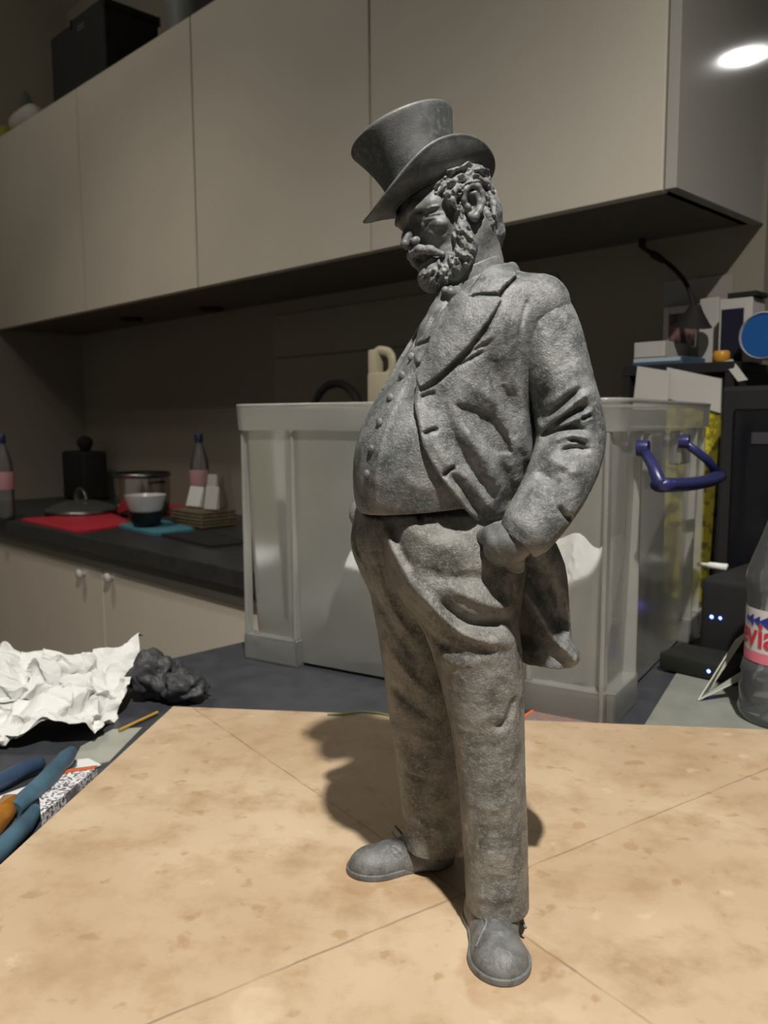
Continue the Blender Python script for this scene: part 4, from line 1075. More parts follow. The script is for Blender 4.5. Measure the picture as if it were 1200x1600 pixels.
# ================================================================ STORAGE BOX
c0 = pt_z(940, 1128, TABLE); c1 = pt_z(366, 1038, TABLE); c2 = pt_z(1078, 985, TABLE)
d2 = (c2-c0); d2.z = 0; W2 = d2.length; d1 = (c1-c0); W1 = d1.length
brot = math.atan2(d2.y, d2.x); print('box', W1, W2, 'angle', math.degrees(d1.angle(d2)))
sb = thing('storage_box', 'large frosted plastic storage box with a blue carrying handle, behind the statue', 'box', (c0.x, c0.y, TABLE), brot)
BH = .290
def rrect(x0, y0, x1, y1, r, n=5):
    pts = []
    for cx, cy, a0 in ((x1-r, y0+r, -90), (x1-r, y1-r, 0), (x0+r, y1-r, 90), (x0+r, y0+r, 180)):
        for k in range(n+1): a = R(a0+90*k/n); pts.append((cx+r*math.cos(a), cy+r*math.sin(a)))
    return pts
def ringwall(levels, t=.0022):
    """levels: (z, grow, r) -> thin walled tapered rounded box skin"""
    bm = bmesh.new(); prev = None
    for z, g_, r_ in levels:
        rg = [bm.verts.new((x, y, z)) for x, y in rrect(-g_, -g_, W2+g_, W1+g_, r_)]
        if prev:
            for k in range(len(rg)): bm.faces.new((prev[k], prev[(k+1) % len(rg)], rg[(k+1) % len(rg)], rg[k]))
        prev = rg
    return bm
bm = ringwall([(.004, .000, .018), (.12, .004, .018), (BH-.028, .008, .018), (BH-.027, .0145, .022), (BH-.002, .0155, .022), (BH, .014, .022)])
rg = [bm.verts.new((x, y, .004)) for x, y in rrect(0, 0, W2, W1, .018)]; bm.faces.new(rg)
obj('shell', bm, M_box, sb, smooth=True, angle=40)
bm = bmesh.new()
pts = [Vector((x, y, BH)) for x, y in rrect(-.0145, -.0145, W2+.0145, W1+.0145, .022)]; tube(bm, pts+[pts[0]], .0022, 6, False)
obj('rim', bm, M_box_thick, sb, smooth=True)
for k, (lo, hi) in enumerate([((-.010, W1-.070, .03), (.001, W1-.066, BH-.028)), ((-.010, .066, .03), (.001, .070, BH-.028)), ((-.012, -.004, .0), (.001, .000, BH-.028)), ((-.010, W1+.000, .03), (.002, W1+.004, BH-.028)),
                              ((.062, -.013, .02), (.066, .001, BH-.028)), ((W2-.066, -.013, .02), (W2-.062, .001, BH-.028)), ((W2-.002, -.010, .0), (W2+.003, .001, BH-.028)),
                              ((.062, W1-.001, .03), (.066, W1+.009, BH-.028)), ((W2-.066, W1-.001, .03), (W2-.062, W1+.009, BH-.028))]):
    obj('rib', bx(lo, hi, .001, 1), M_box_thick, sb)
for (x0, y0, x1, y1) in ((-.011, W1-.072, .004, W1+.004), (-.011, -.006, .004, .072), (-.006, -.014, .068, .003), (W2-.068, -.014, W2+.006, .003), (W2-.004, W1-.086, W2+.013, W1+.006)):
    bm = bmesh.new(); box(bm, (x0, y0, .0), (x1, y1, .0025), .0008, 1); box(bm, (x0, y0, .028), (x1, y1, .0305), .0008, 1)
    if x1-x0 < y1-y0: box(bm, (x0 if x0 < .1 else x1-.0022, y0, .0026), (x0+.0022 if x0 < .1 else x1, y1, .0279)); box(bm, (x0, y0, .0026), (x1, y0+.002, .0279)); box(bm, (x0, y1-.002, .0026), (x1, y1, .0279))
    else: box(bm, (x0, y0, .0026), (x1, y0+.0022, .0279)); box(bm, (x0, y0, .0026), (x0+.002, y1, .0279)); box(bm, (x1-.002, y0, .0026), (x1, y1, .0279))
    obj('corner_foot', bm, M_box, sb)
for x0 in (.09, W2-.155):
    obj('lug', bx((x0, -.014, BH-.068), (x0+.05, .0, BH-.030), .003, 2), M_box, sb)
# blue handle hanging on the side facing right
Mi = (Matrix.Translation((c0.x, c0.y, TABLE)) @ Matrix.Rotation(brot, 4, 'Z')).inverted()
pl0, pln = (Matrix.Translation((c0.x, c0.y, TABLE)) @ Matrix.Rotation(brot, 4, 'Z')) @ Vector((0, -.016, 0)), Vector((math.sin(brot), -math.cos(brot), 0))
h1 = Mi @ pt_pl(1003, 700, pl0, pln); h2 = Mi @ pt_pl(1068, 690, pl0, pln)
off = lambda px, py, dy: Mi @ pt_pl(px, py, (Matrix.Translation((c0.x, c0.y, TABLE)) @ Matrix.Rotation(brot, 4, 'Z')) @ Vector((0, -.016-dy, 0)), pln)
g1 = off(1026, 752, .018); g2 = off(1085, 732, .012); e1 = off(1032, 758, .026); e2 = off(1122, 744, .03)
hd_ = obj('handle', tb(smooth_path([e1, e1*.7+e2*.3+Vector((0, -.006, -.002)), e1*.3+e2*.7+Vector((0, -.006, -.002)), e2], 5), [(.0095, .0065)]*16, 12), M_blue_handle, sb, smooth=True)
obj('arm', tb([h1, h1*.5+g1*.5+Vector((0, -.003, 0)), e1], [.0045, .0052, .006], 10), M_blue_handle, hd_, smooth=True)
obj('arm', tb([h2, h2*.5+e2*.5+Vector((0, -.006, 0)), e2], [.0042, .005, .006], 10), M_blue_handle, hd_, smooth=True)
for h_ in (h1, h2):
    obj('pivot', lt([(.0005, -.006), (.007, -.006), (.0075, -.004), (.0075, .004)], 18, cap0=True, M=Matrix.Translation(h_) @ Matrix.Rotation(R(-90), 4, 'X')), M_blue_handle, hd_, smooth=True, angle=50)
def crumple(nx, ny, sx, sy, amp, seed, folds=26, shape=None):
    r_ = np.random.default_rng(seed); X, Y = np.meshgrid(np.linspace(-1, 1, nx), np.linspace(-1, 1, ny), indexing='ij'); Z = np.zeros_like(X); DX = np.zeros_like(X); DY = np.zeros_like(X)
    for k in range(folds):
        a = r_.random()*6.28; w_ = .07+.5*r_.random()**1.8; ph = r_.random()*3; d = (X*math.cos(a)+Y*math.sin(a)+.18*np.sin(3*X*math.sin(a)+ph)*r_.random())/w_+ph
        tri = np.abs((d % 2)-1)-.5; cx_, cy_ = r_.uniform(-1, 1, 2); win = np.exp(-((X-cx_)**2+(Y-cy_)**2)/(.15+.6*r_.random()))
        Z += tri*win*w_*1.6; DX += tri*win*.05*math.cos(a); DY += tri*win*.05*math.sin(a)
    Z *= amp; x = (X+DX)*sx; y = (Y+DY)*sy
    if shape is not None: x, y, Z = shape(X, Y, x, y, Z)
    V = np.stack([x.ravel(), y.ravel(), Z.ravel()], 1); F_ = [(i*ny+j, (i+1)*ny+j, (i+1)*ny+j+1, i*ny+j+1) for i in range(nx-1) for j in range(ny-1)]
    bm = bmesh.new(); vs = [bm.verts.new(v) for v in V]
    for f in F_: bm.faces.new([vs[i] for i in f])
    return bm
def add_solid(o, t):
    m = o.modifiers.new('thickness', 'SOLIDIFY'); m.thickness = t; m.offset = 0
# loose white paper and a card inside the box
def inbox(name, m, lab, cat, x, y, rz, sx, sy, amp, seed, lift, tilt):
    def sh(X, Y, x_, y_, Z): Z = Z+lift*(X*.5+.5); return x_, y_, Z-Z.min()+.0005
    bm = crumple(26, 22, sx, sy, amp, seed, 14, sh)
    wp = (Matrix.Translation((c0.x, c0.y, TABLE)) @ Matrix.Rotation(brot, 4, 'Z')) @ Vector((x, y, .0055))
    o = obj(name, bm, m, None, wp, brot+rz); add_solid(o, .0004); return setp(o, lab, cat)
inbox('paper_sheet', M_white, 'crumpled white paper seen through the left part of the frosted box', 'paper', .10, W1*.66, .2, .055, .085, .02, 3, .10, 0)
inbox('tissue_paper', M_white, 'white wrapping paper seen through the frosted box right of the coat tail', 'paper', .10, .075, 0, .045, .055, .015, 5, .13, 0)

# ================================================================ THINGS ON THE BACK WORKTOP
def at(px, py, z=TABLE): return pt_z(px, py, z)
def sz(px_len, p): return px_len*((p-CAM).length*.985)/FPX
# red mats, teal cloth, black tray
def mat_from(name, pts, z, t, m, lab, cat, bev=0):
    c = [pt_z(x, y, z) for x, y in pts]; q = sum(c, Vector())/len(c)
    bm = prism([(p.x-q.x, p.y-q.y) for p in c], 0, t)
    if bev: bmesh.ops.bevel(bm, geom=[e for e in bm.edges if abs(e.verts[0].co.z-e.verts[1].co.z) > t*.5], offset=bev, segments=4, affect='EDGES')
    o = obj(name, bm, m, None, (q.x, q.y, z)); return setp(o, lab, cat)
mat_from('chopping_mat', [(30, 813), (125, 834), (208, 820), (172, 803)], TABLE, .005, M_red, 'red chopping mat lying at the worktop edge under the glass lid', 'mat', .012)
mat_from('chopping_mat', [(172, 799), (210, 811), (300, 797), (280, 780)], TABLE, .004, M_red, 'second red mat lying under the steel pot', 'mat', .01)
mat_from('dishcloth', [(183, 823), (244, 838), (306, 829), (250, 814)], TABLE, .006, M_teal, 'folded teal cloth on the dark worktop beside the red mat', 'cloth', .01)
# lid
p = at(128, 803); r_ = sz(52, p)
t = thing('pan_lid', 'domed pan lid with an arched steel handle on the red mat', 'lid', (p.x, p.y, TABLE+.0052))
obj('dome', lt([(r_, .004), (r_*1.01, .008), (r_*.96, .012), (r_*.75, .024), (r_*.45, .034), (.012, .039), (.0005, .0395)], 40, M=None), mat('smoked_glass', (.06, .065, .06), .15, spec=.6), t, smooth=True)
obj('rim', lt([(r_*1.01, 0), (r_*1.03, .003), (r_*1.03, .007), (r_*1.0, .010)], 40), M_darksteel, t, smooth=True)
hw = sz(17, p); obj('handle', tb(smooth_path([UX*-hw+Vector((0, 0, .036)), UX*-hw*.8+Vector((0, 0, .055)), Vector((0, 0, .070)), UX*hw*.8+Vector((0, 0, .055)), UX*hw+Vector((0, 0, .036))], 5), [(.0035, .007)]*21, 8), M_steel, t, smooth=True)
# black caddy / knife holder
p = pt_n(131, 800, N_WALL-.10); p = K(ku(p), N_WALL-.09, TABLE); w_ = sz(58, p)
t = thing('knife_block', 'black block with a rounded knob on top in the worktop corner', 'block', p, KA)
obj('body', bx((-w_*.62, -.045, 0), (w_*.62, .045, sz(72, p)), .012, 3), M_blackmat, t, smooth=True, angle=40)
obj('knob', lt([(.016, 0), (.019, .01), (.026, .022), (.027, .034), (.020, .046), (.008, .052), (.0005, .053)], 24, cap0=True, M=Matrix.Translation((.012, 0, sz(72, p)))), M_blackmat, t, smooth=True)
# pot
p = at(224, 806); p = p+(p-CAM).normalized()*.02; p.z = TABLE+.0042; r_ = sz(41, p); hh_ = sz(62, p)
t = thing('cooking_pot', 'shiny steel cooking pot with a dark rim standing on the far red mat', 'pot', p)
obj('body', lt([(.0005, 0), (r_*.80, 0), (r_*.93, .008), (r_, hh_*.35), (r_*1.0, hh_*.8), (r_*.97, hh_), (r_*.94, hh_), (r_*.96, hh_*.5), (r_*.8, .006), (.0005, .006)], 48), M_steel, t, smooth=True, angle=50)
obj('rim', lt([(r_*.98, hh_*.90), (r_*1.05, hh_*.93), (r_*1.05, hh_*1.0), (r_*.97, hh_*1.02)], 48), M_darksteel, t, smooth=True)
for s_ in (-1, 1):
    o_ = UX*s_*r_; obj('handle', tb(smooth_path([o_*.98+NX*-.02+Vector((0, 0, hh_*.8)), o_*1.25+NX*-.016+Vector((0, 0, hh_*.82)), o_*1.25+NX*.016+Vector((0, 0, hh_*.82)), o_*.98+NX*.02+Vector((0, 0, hh_*.8))], 4), .004, 8), M_black, t, smooth=True)
# white bowl in a black bowl
p = at(229, 826); r_ = sz(31, p)
k = thing('black_bowl', 'black bowl under the white bowl, on the teal cloth', 'bowl', (p.x, p.y, TABLE+.0062))
h1_ = sz(22, p)
obj('body', lt([(.0005, 0), (r_*.55, 0), (r_*.7, h1_*.3), (r_*.86, h1_), (r_*.82, h1_), (r_*.6, h1_*.35), (.0005, h1_*.2)], 40), M_black, k, smooth=True, angle=60)
p2_ = Vector((p.x, p.y, TABLE+.0062+h1_+.0003))
k = thing('white_bowl', 'white ceramic bowl resting on the black bowl beside the teal cloth', 'bowl', p2_)
h2_ = sz(26, p); obj('body', lt([(.0005, 0), (r_*.72, 0), (r_*.80, h2_*.15), (r_, h2_), (r_*.95, h2_), (r_*.74, h2_*.25), (.0005, h2_*.15)], 40), M_ceramic, k, smooth=True, angle=60)
# small bottles
def small_bottle(px, py, top, r_px, lab, lean=0):
    p = at(px, py); H_ = sz(py-top, p); r_ = sz(r_px, p)
    t = thing('water_bottle', lab, 'bottle', (p.x, p.y, TABLE)); 
    obj('body', lt([(.0005, 0), (r_*.8, 0), (r_, H_*.05), (r_*.96, H_*.3), (r_, H_*.5), (r_*.9, H_*.68), (r_*.55, H_*.82), (r_*.35, H_*.88), (r_*.35, H_*.93)], 32), M_clear, t, smooth=True)
    obj('label', lt([(r_*1.01, H_*.36), (r_*1.03, H_*.37), (r_*1.03, H_*.56), (r_*1.01, H_*.57)], 32), mat('pink_label', (.50, .27, .30), .5), t, smooth=True)
    obj('cap', lt([(r_*.40, H_*.90), (r_*.42, H_*.91), (r_*.42, H_*.99), (r_*.36, H_), (.0005, H_)], 24), M_blue_handle, t, smooth=True, angle=50)
small_bottle(314, 806, 680, 15, 'clear water bottle with blue cap and pink label behind the brown tray')
small_bottle(9, 812, 690, 14, 'clear water bottle at the left edge of the photo against the left wall')
# brown tray with packets
c_ = [(268, 812), (300, 832), (372, 838), (340, 806)]
q_ = [pt_z(x, y, TABLE) for x, y in c_]; ce = sum(q_, Vector())/4
M_brown = mat('brown_wicker', (.13, .10, .06), .7, var=.3, vscale=80, bump=.5, bscale=300)
t = thing('brown_tray', 'shallow brown tray holding white packets beside the storage box', 'tray', (ce.x, ce.y, TABLE), KA)
bm = bmesh.new(); 
for k in range(5):
    s_ = 1-.02*abs(k-2); box(bm, (-.075*s_, -.055*s_, .002+.0085*k), (.075*s_, .055*s_, .0095+.0085*k), .002, 1)
bmesh.ops.delete(bm, geom=[], context='VERTS'); obj('side', bm, M_brown, t)
def packet(u, n, w_, h_, lean, rz, lab, m):
    bm = bx((-w_/2, -.008, 0), (w_/2, .008, h_), .003, 2)
    for v_ in bm.verts: v_.co.y *= (1-.7*abs(v_.co.z/h_)**2); v_.co.x += .004*math.sin(v_.co.z*60)
    o = obj('tea_packet', bm, m, None, ce+UX*u+NX*n+Vector((0, 0, .0458)), KA+rz); o.rotation_euler = (R(lean), 0, KA+rz); setp(o, lab, 'packet', None)
packet(-.038, -.005, .055, .055, -14, .1, 'leftmost white paper packet standing in the brown tray', M_white)
packet(.020, .010, .045, .088, -6, -.1, 'tall greyish packet standing in the brown tray', M_whitedim)
packet(.055, -.012, .045, .060, -8, .2, 'low cream packet next to the storage box in the brown tray', M_whitedim)
# black tray at the counter's front
mat_from('black_tray', [(250, 838), (330, 857), (392, 850), (330, 833)], TABLE, .006, M_blackmat, 'flat black tray at the worktop edge beside the storage box', 'tray', .008)
# tap
pt_ = pt_n(560, 640, 1.27); u1 = ku(pt_n(486, 620, 1.27)); u2 = ku(pt_n(566, 620, 1.27)); zt = pt_n(525, 599, 1.27).z
t = thing('kitchen_tap', 'black arched kitchen tap rising behind the storage box', 'tap', K(u2, 1.27, TABLE), KA)
du = u1-u2; r_ = abs(du)/2
arc = [(0, 0, .02), (0, 0, zt-TABLE-r_*.9)]+[(du/2+r_*math.cos(a), 0, zt-TABLE-r_+r_*math.sin(a)) for a in np.linspace(0, math.pi, 15)][1:]+[(du, 0, zt-TABLE-r_-.03)]
obj('spout', tb(arc, .0095, 14), M_blackmat, t, smooth=True)
obj('base', lt([(.026, 0), (.026, .008), (.018, .014), (.016, .06), (.011, .064)], 24, cap0=True), M_black, t, smooth=True, angle=40)
obj('joint', tb([(du, 0, zt-TABLE-r_-.006), (du, 0, zt-TABLE-r_+.006)], .0108, 14), M_steel, t, smooth=True)
# cream detergent bottle with a loop handle
n_ = 1.10; pb = pt_n(598, 640, n_); pb = K(ku(pb), n_, TABLE); ztop = pt_n(590, 546, n_).z-TABLE; s1 = (pt_n(612, 600, n_)-pt_n(578, 600, n_)).length
t = thing('detergent_bottle', 'cream plastic bottle with a looped neck handle behind the storage box', 'bottle', pb, KA)
obj('body', bx((-s1*.75, -.03, 0), (s1*.65, .03, ztop*.72), .012, 3), M_cream, t, smooth=True, angle=40)
obj('neck', bx((-s1*.5, -.014, ztop*.70), (s1*.5, .014, ztop*.895), .006, 2), M_cream, t, smooth=True, angle=40)
obj('handle', tb(smooth_path([(s1*.02, 0, ztop*.86), (s1*.42, 0, ztop*.90), (s1*.40, 0, ztop*.965), (s1*.1, 0, ztop*.99), (-s1*.28, 0, ztop*.98), (-s1*.34, 0, ztop*.86)], 4), [(.006, .009)]*21, 10), M_cream, t, smooth=True)
obj('spine', bx((-s1*.5, -.011, ztop*.84), (-s1*.12, .011, ztop), .004, 2), M_cream, t, smooth=True, angle=40)
# under-cabinet lights
for px, py, lab in ((205, 497, 'left of two small dark round fittings under the wall cabinets'), (388, 487, 'right of two small dark round fittings under the wall cabinets')):
    p = pt_z(px, py, Z_CB); o = obj('cabinet_light', lt([(.0005, -.009), (.028, -.009), (.034, -.006), (.034, -.0001)], 28, cap0=True), M_blackmat, None, K(ku(p), min(kn(p), 1.33), Z_CB), smooth=True, angle=40); setp(o, lab, 'light fitting', 'fittings under the cabinets')

# ================================================================ ON TOP OF THE WALL CABINETS
Zc = Z_CT+.0005
uL, uR = ku(pt_n(80, 100, 1.11)), ku(pt_n(163, 60, 1.11)); zt = pt_n(163, 5, 1.11).z; nb = kn(pt_pl(248, 45, K(uR, 0, 0), UX)); nb = min(nb, 1.385)
t = thing('black_box', 'large black box standing on top of the wall cabinets', 'box', K(uL, 1.11, Zc), KA)
um = ku(pt_n(112, 40, 1.11)); z1 = pt_n(80, 60, 1.11).z
obj('body', bx((0, 0, 0), (uR-uL, nb-1.11, z1-Zc), .006, 2), M_blackmat, t)
obj('upper_body', bx((um-uL, 0.001, z1-Zc+.0003), (uR-uL, nb-1.11, zt-Zc), .006, 2), M_blackmat, t)
obj('front_plate', bx((um-uL+.035, -.0015, (z1-Zc)*.80), (um-uL+.075, 0, (z1-Zc)*.90), .0004, 1), mat('dim_label', (.05, .05, .05), .4), t)
pw_ = pt_n(38, 165, 1.13); r_ = .030
t = obj('rolled_bag', lt([(.0005, -.085), (.018, -.083), (.030, -.068), (.033, -.03), (.034, .03), (.030, .066), (.018, .082), (.0005, .085)], 28, M=Matrix.Rotation(R(90), 4, 'Y')), M_whitedim, None, K(ku(pw_), 1.135, Z_CT+.0345), KA, smooth=True)
for v_ in t.data.vertices: v_.co.z += .0025*math.sin(v_.co.x*60+v_.co.y*90)
setp(t, 'rounded white bag lying at the cabinet top edge, far left', 'bag')
pj = pt_n(30, 120, 1.24); jh = pt_n(30, 100, 1.24).z-Zc
t = thing('glass_jug', 'grey glass jug with a dark hooked handle on top of the left cabinet', 'jug', K(ku(pj), 1.24, Zc), KA)
M_gglass = mat('grey_glass', (.16, .18, .165), .15, spec=.6)
obj('body', lt([(.0005, 0), (.045, 0), (.052, .01), (.050, jh*.6), (.036, jh*.85), (.038, jh), (.034, jh), (.032, jh*.85), (.046, jh*.6), (.047, .012), (.0005, .008)], 36), M_gglass, t, smooth=True, angle=60)
obj('handle', tb(smooth_path([(-.036, 0, jh*.88), (-.045, 0, jh*1.12), (-.010, 0, jh*1.30), (.026, 0, jh*1.26), (.036, 0, jh*1.05)], 5), .006, 8), M_blackmat, t, smooth=True)
py_ = pt_n(4, 196, 1.12); o = obj('yellow_packet', bx((-.05, -.01, 0), (.025, .02, .045), .006, 2), mat('yellow_plastic', (.30, .30, .04), .5), None, K(ku(py_), 1.12, Zc), KA, smooth=True, angle=40); setp(o, 'small yellow packet on the cabinet top at the photo edge', 'packet')
uu = ku(pt_n(262, 30, 1.2)); o = obj('grey_tub', lt([(.0005, 0), (.045, 0), (.050, .01), (.055, .15), (.057, .155), (.057, .165), (.0005, .168)], 32), mat('grey_plastic', (.20, .22, .21), .5), None, K(uu, 1.26, Zc), smooth=True, angle=40); setp(o, 'grey plastic tub with a lid right of the black box', 'tub')
u3 = ku(pt_n(290, 25, 1.10)); o = obj('black_case', bx((0, 0, 0), (.30, .16, .055), .012, 3), M_blackmat, None, K(u3+.01, 1.12, Zc), KA, smooth=True, angle=40); setp(o, 'flat black case on the cabinet top at the upper photo edge', 'case')

# ================================================================ CLUTTER BEHIND, RIGHT
def flat(name, px0, py0, px1, py1, n_, t_, m, lab, cat, parent=None, bev=.0008, group=None):
    a, b = pt_n(px0, py1, n_), pt_n(px1, py0, n_); cx_ = (ku(a)+ku(b))/2
    w_ = ku(b)-ku(a); h_ = b.z-a.z; z0 = (pt_n((px0+px1)/2, py1, n_)).z; z1_ = (pt_n((px0+px1)/2, py0, n_)).z
    if parent is not None:
        o = obj(name, bx((ku(a), n_, z0), (ku(b), n_+t_, z1_), bev, 1), m, parent); return o
    o = obj(name, bx((-w_/2, 0, 0), (w_/2, t_, z1_-z0), bev, 1), m, None, K(cx_, n_, z0), KA); return setp(o, lab, cat, group)
flat('wall_paper_sheet', 1036, 437, 1090, 482, N_WALL-.003, .002, mat('grey_paper', (.30, .30, .29), .8), 'left grey paper sheet pinned to the wall under the cabinet', 'paper', bev=.0003)
flat('wall_paper_sheet', 1086, 431, 1146, 470, N_WALL-.006, .002, mat('beige_paper', (.30, .275, .255), .8), 'right beige paper sheet pinned to the wall under the cabinet', 'paper', bev=.0003)
# shelf crate carrying the pile
zsh = pt_n(1030, 572, 1.28).z; ua, ub = ku(pt_n(985, 600, 1.28)), min(ku(pt_n(1190, 600, 1.28)), U_WE-.002)
t = thing('desk_shelf', 'dark desk shelf on the worktop carrying books and boxes', 'shelf', K(ua, 1.25, TABLE), KA)
ub = ku(K(0,0,0))*0 + U_WE+.02
obj('shelf_top', bx((0, 0, zsh-TABLE-.016), (ub-ua, .145, zsh-TABLE), .001, 1), M_blackmat, t)
obj('side_panel', bx((0, 0, 0), (.014, .145, zsh-TABLE-.0163), .001, 1), M_blackmat, t); obj('side_panel', bx((ub-ua-.014, 0, 0), (ub-ua, .145, zsh-TABLE-.0163), .001, 1), M_blackmat, t)
def onshelf(name, px0, px1, py0, n_, dep, m, lab, cat, z0=None, py1=None):
    z0 = zsh+.0003 if z0 is None else z0; a, b = ku(pt_n(px0, 560, n_)), ku(pt_n(px1, 560, n_)); z1_ = pt_n((px0+px1)/2, py0, n_).z
    o = obj(name, bx((-(b-a)/2, 0, 0), ((b-a)/2, dep, z1_-z0), .0012, 1), m, None, K((a+b)/2, n_, z0), KA); setp(o, lab, cat); return o, z1_, a, b
o, zb1, a_, b_ = onshelf('book', 988, 1066, 558, 1.262, .11, mat('blue_cover', (.05, .10, .15), .5), 'thin blue book with pale page edges, lower of the pile', 'book')
pg = obj('pages', bx((-(b_-a_)/2+.003, -.0006, (zb1-zsh)*.45), ((b_-a_)/2-.003, .004, (zb1-zsh)*.92), 0, 1), mat('blue_white_pages', (.42, .50, .55), .7), o)
o, zb2, a_, b_ = onshelf('book', 990, 1038, 534, 1.27, .09, M_whitedim, 'thick cream paperback on the blue book', 'book', z0=zb1+.0006)
flat_f = thing('picture_frame', 'small white framed reddish picture leaning behind the lamp', 'picture', K(0, 0, 0), KA)
zf = zsh+.0005
a, b = ku(pt_n(1036, 500, 1.37)), ku(pt_n(1096, 500, 1.37)); zt_ = pt_n(1060, 478, 1.37).z
flat_f.location = K(a, 1.37, zf)
bm = bmesh.new(); w_, h_ = b-a, zt_-zf
for lo, hi in (((0, 0, 0), (.010, .012, h_)), ((w_-.010, 0, 0), (w_, .012, h_)), ((.0101, 0, 0), (w_-.0101, .012, .035)), ((.0101, 0, h_-.012), (w_-.0101, .012, h_))): box(bm, lo, hi, .001, 1)
obj('frame', bm, M_whitedim, flat_f)
def picmat():
    m, nt, bs = nodes_of('dim_photo'); N, L = nt.nodes, nt.links; tc = N.new('ShaderNodeTexCoord'); v_ = N.new('ShaderNodeTexNoise'); v_.inputs['Scale'].default_value = 40
    L.new(tc.outputs['Object'], v_.inputs['Vector']); r_ = N.new('ShaderNodeValToRGB'); r_.color_ramp.elements[0].color = (.02, .012, .012, 1); r_.color_ramp.elements[1].color = (.24, .13, .12, 1); r_.color_ramp.elements[0].position = .4; r_.color_ramp.elements[1].position = .6
    L.new(v_.outputs['Fac'], r_.inputs[0]); L.new(r_.outputs[0], bs.inputs['Base Color']); return m
obj('picture', bx((.010, .004, .035), (w_-.010, .009, h_-.012)), picmat(), flat_f)
# white carton with a dark blue front
a, b = ku(pt_n(1080, 520, 1.30)), ku(pt_n(1132, 520, 1.30)); onshelf('white_carton', 1090, 1120, 466, 1.345, .03, M_whitedim, 'tall white carton between the picture and the dark blue box', 'box')
t, z_, a, b = onshelf('blue_box', 1121, 1172, 466, 1.30, .05, M_whitedim, 'white box with a dark blue front panel left of the blue tin', 'box')
hh_ = z_-zsh; obj('front_panel', bx((-(b-a)/2+.004, -.0015, .002), ((b-a)/2-.012, 0, hh_-.016), .0004, 1), mat('navy_print', (.012, .012, .03), .35), t)
obj('top_edge', bx((-(b-a)/2+.012, -.001, hh_+.0002), ((b-a)/2+.006, .045, hh_+.008), .001, 1), M_blackmat, t)
# blue round tin standing on edge
p = pt_n(1193, 528, 1.262); r_ = (pt_n(1193, 528, 1.262)-pt_n(1155, 528, 1.262)).length*.93
t = thing('blue_tin', 'round blue tin with a pale rim standing on edge at the right', 'tin', K(ku(p), 1.262, zsh+r_*1.06), KA)
Mx = Matrix.Rotation(R(90), 4, 'X')
obj('face', lt([(.0005, .004), (r_*.93, .004), (r_*.96, 0)], 40, M=Mx), mat('tin_blue', (.010, .09, .30), .35), t, smooth=True, angle=30)
obj('rim', lt([(r_*.95, .002), (r_*.99, .006), (r_*1.05, .004), (r_*1.05, -.03), (.0005, -.03)], 40, M=Mx), mat('tin_rim', (.42, .42, .50), .4), t, smooth=True, angle=40)
# little orange pot, white stick
p = pt_n(1121, 572, 1.255); o = obj('orange_tub', lt([(.0005, 0), (.010, 0), (.0125, .004), (.0125, .014), (.010, .017), (.0005, .017)], 24), mat('orange_plastic', (.55, .26, .03), .4), None, K(ku(p), 1.268, zsh+.0003), smooth=True, angle=40); setp(o, 'tiny orange tub at the front of the desk shelf', 'tub')
a, b = pt_n(1136, 565, 1.256), pt_n(1160, 594, 1.243); c_ = a; o = obj('white_tag', slab([a-UX*.006, b-UX*.006-Vector((0, 0, .002)), b+UX*.008, a+UX*.008+Vector((0, 0, .003))], .002), M_whitedim, None); o.data.transform(Matrix.Translation(-b)); o.location = b; setp(o, 'white paper tag hanging over the front of the desk shelf', 'tag')
# gooseneck lamp clamped under the cabinet
g0 = pt_n(1000, 385, 1.22); g0.z = Z_CB-.004-.0045
pts = [pt_n(x, y, n_) for x, y, n_ in ((1003, 386, 1.375), (1020, 397, 1.37), (1045, 413, 1.35), (1068, 437, 1.33), (1080, 462, 1.31), (1085, 488, 1.30))]
t = thing('gooseneck_lamp', 'black gooseneck lamp curving down from the cabinet underside', 'lamp', pts[0])
off_ = pts[0]
obj('neck', tb([q-off_ for q in smooth_path(pts, 5)], .0038, 10), M_blackmat, t, smooth=True)
obj('joint', tb([pts[1]-off_, pts[2]*.6+pts[1]*.4-off_], [.0065, .0055], 12), M_blackmat, t, smooth=True)
tp = pts[0].copy(); obj('clamp', tb([tp-off_, Vector((tp.x, tp.y, Z_CB))-off_], .006, 10), M_blackmat, t, smooth=True)
hp_ = pts[-1]-off_; obj('lamp_head', lt([(.0005, .012), (.008, .012), (.014, 0), (.026, -.018), (.030, -.022), (.024, -.020), (.0005, -.012)], 28, M=Matrix.Translation(hp_) @ Matrix.Rotation(R(15), 4, 'X')), M_blackmat, t, smooth=True, angle=50)
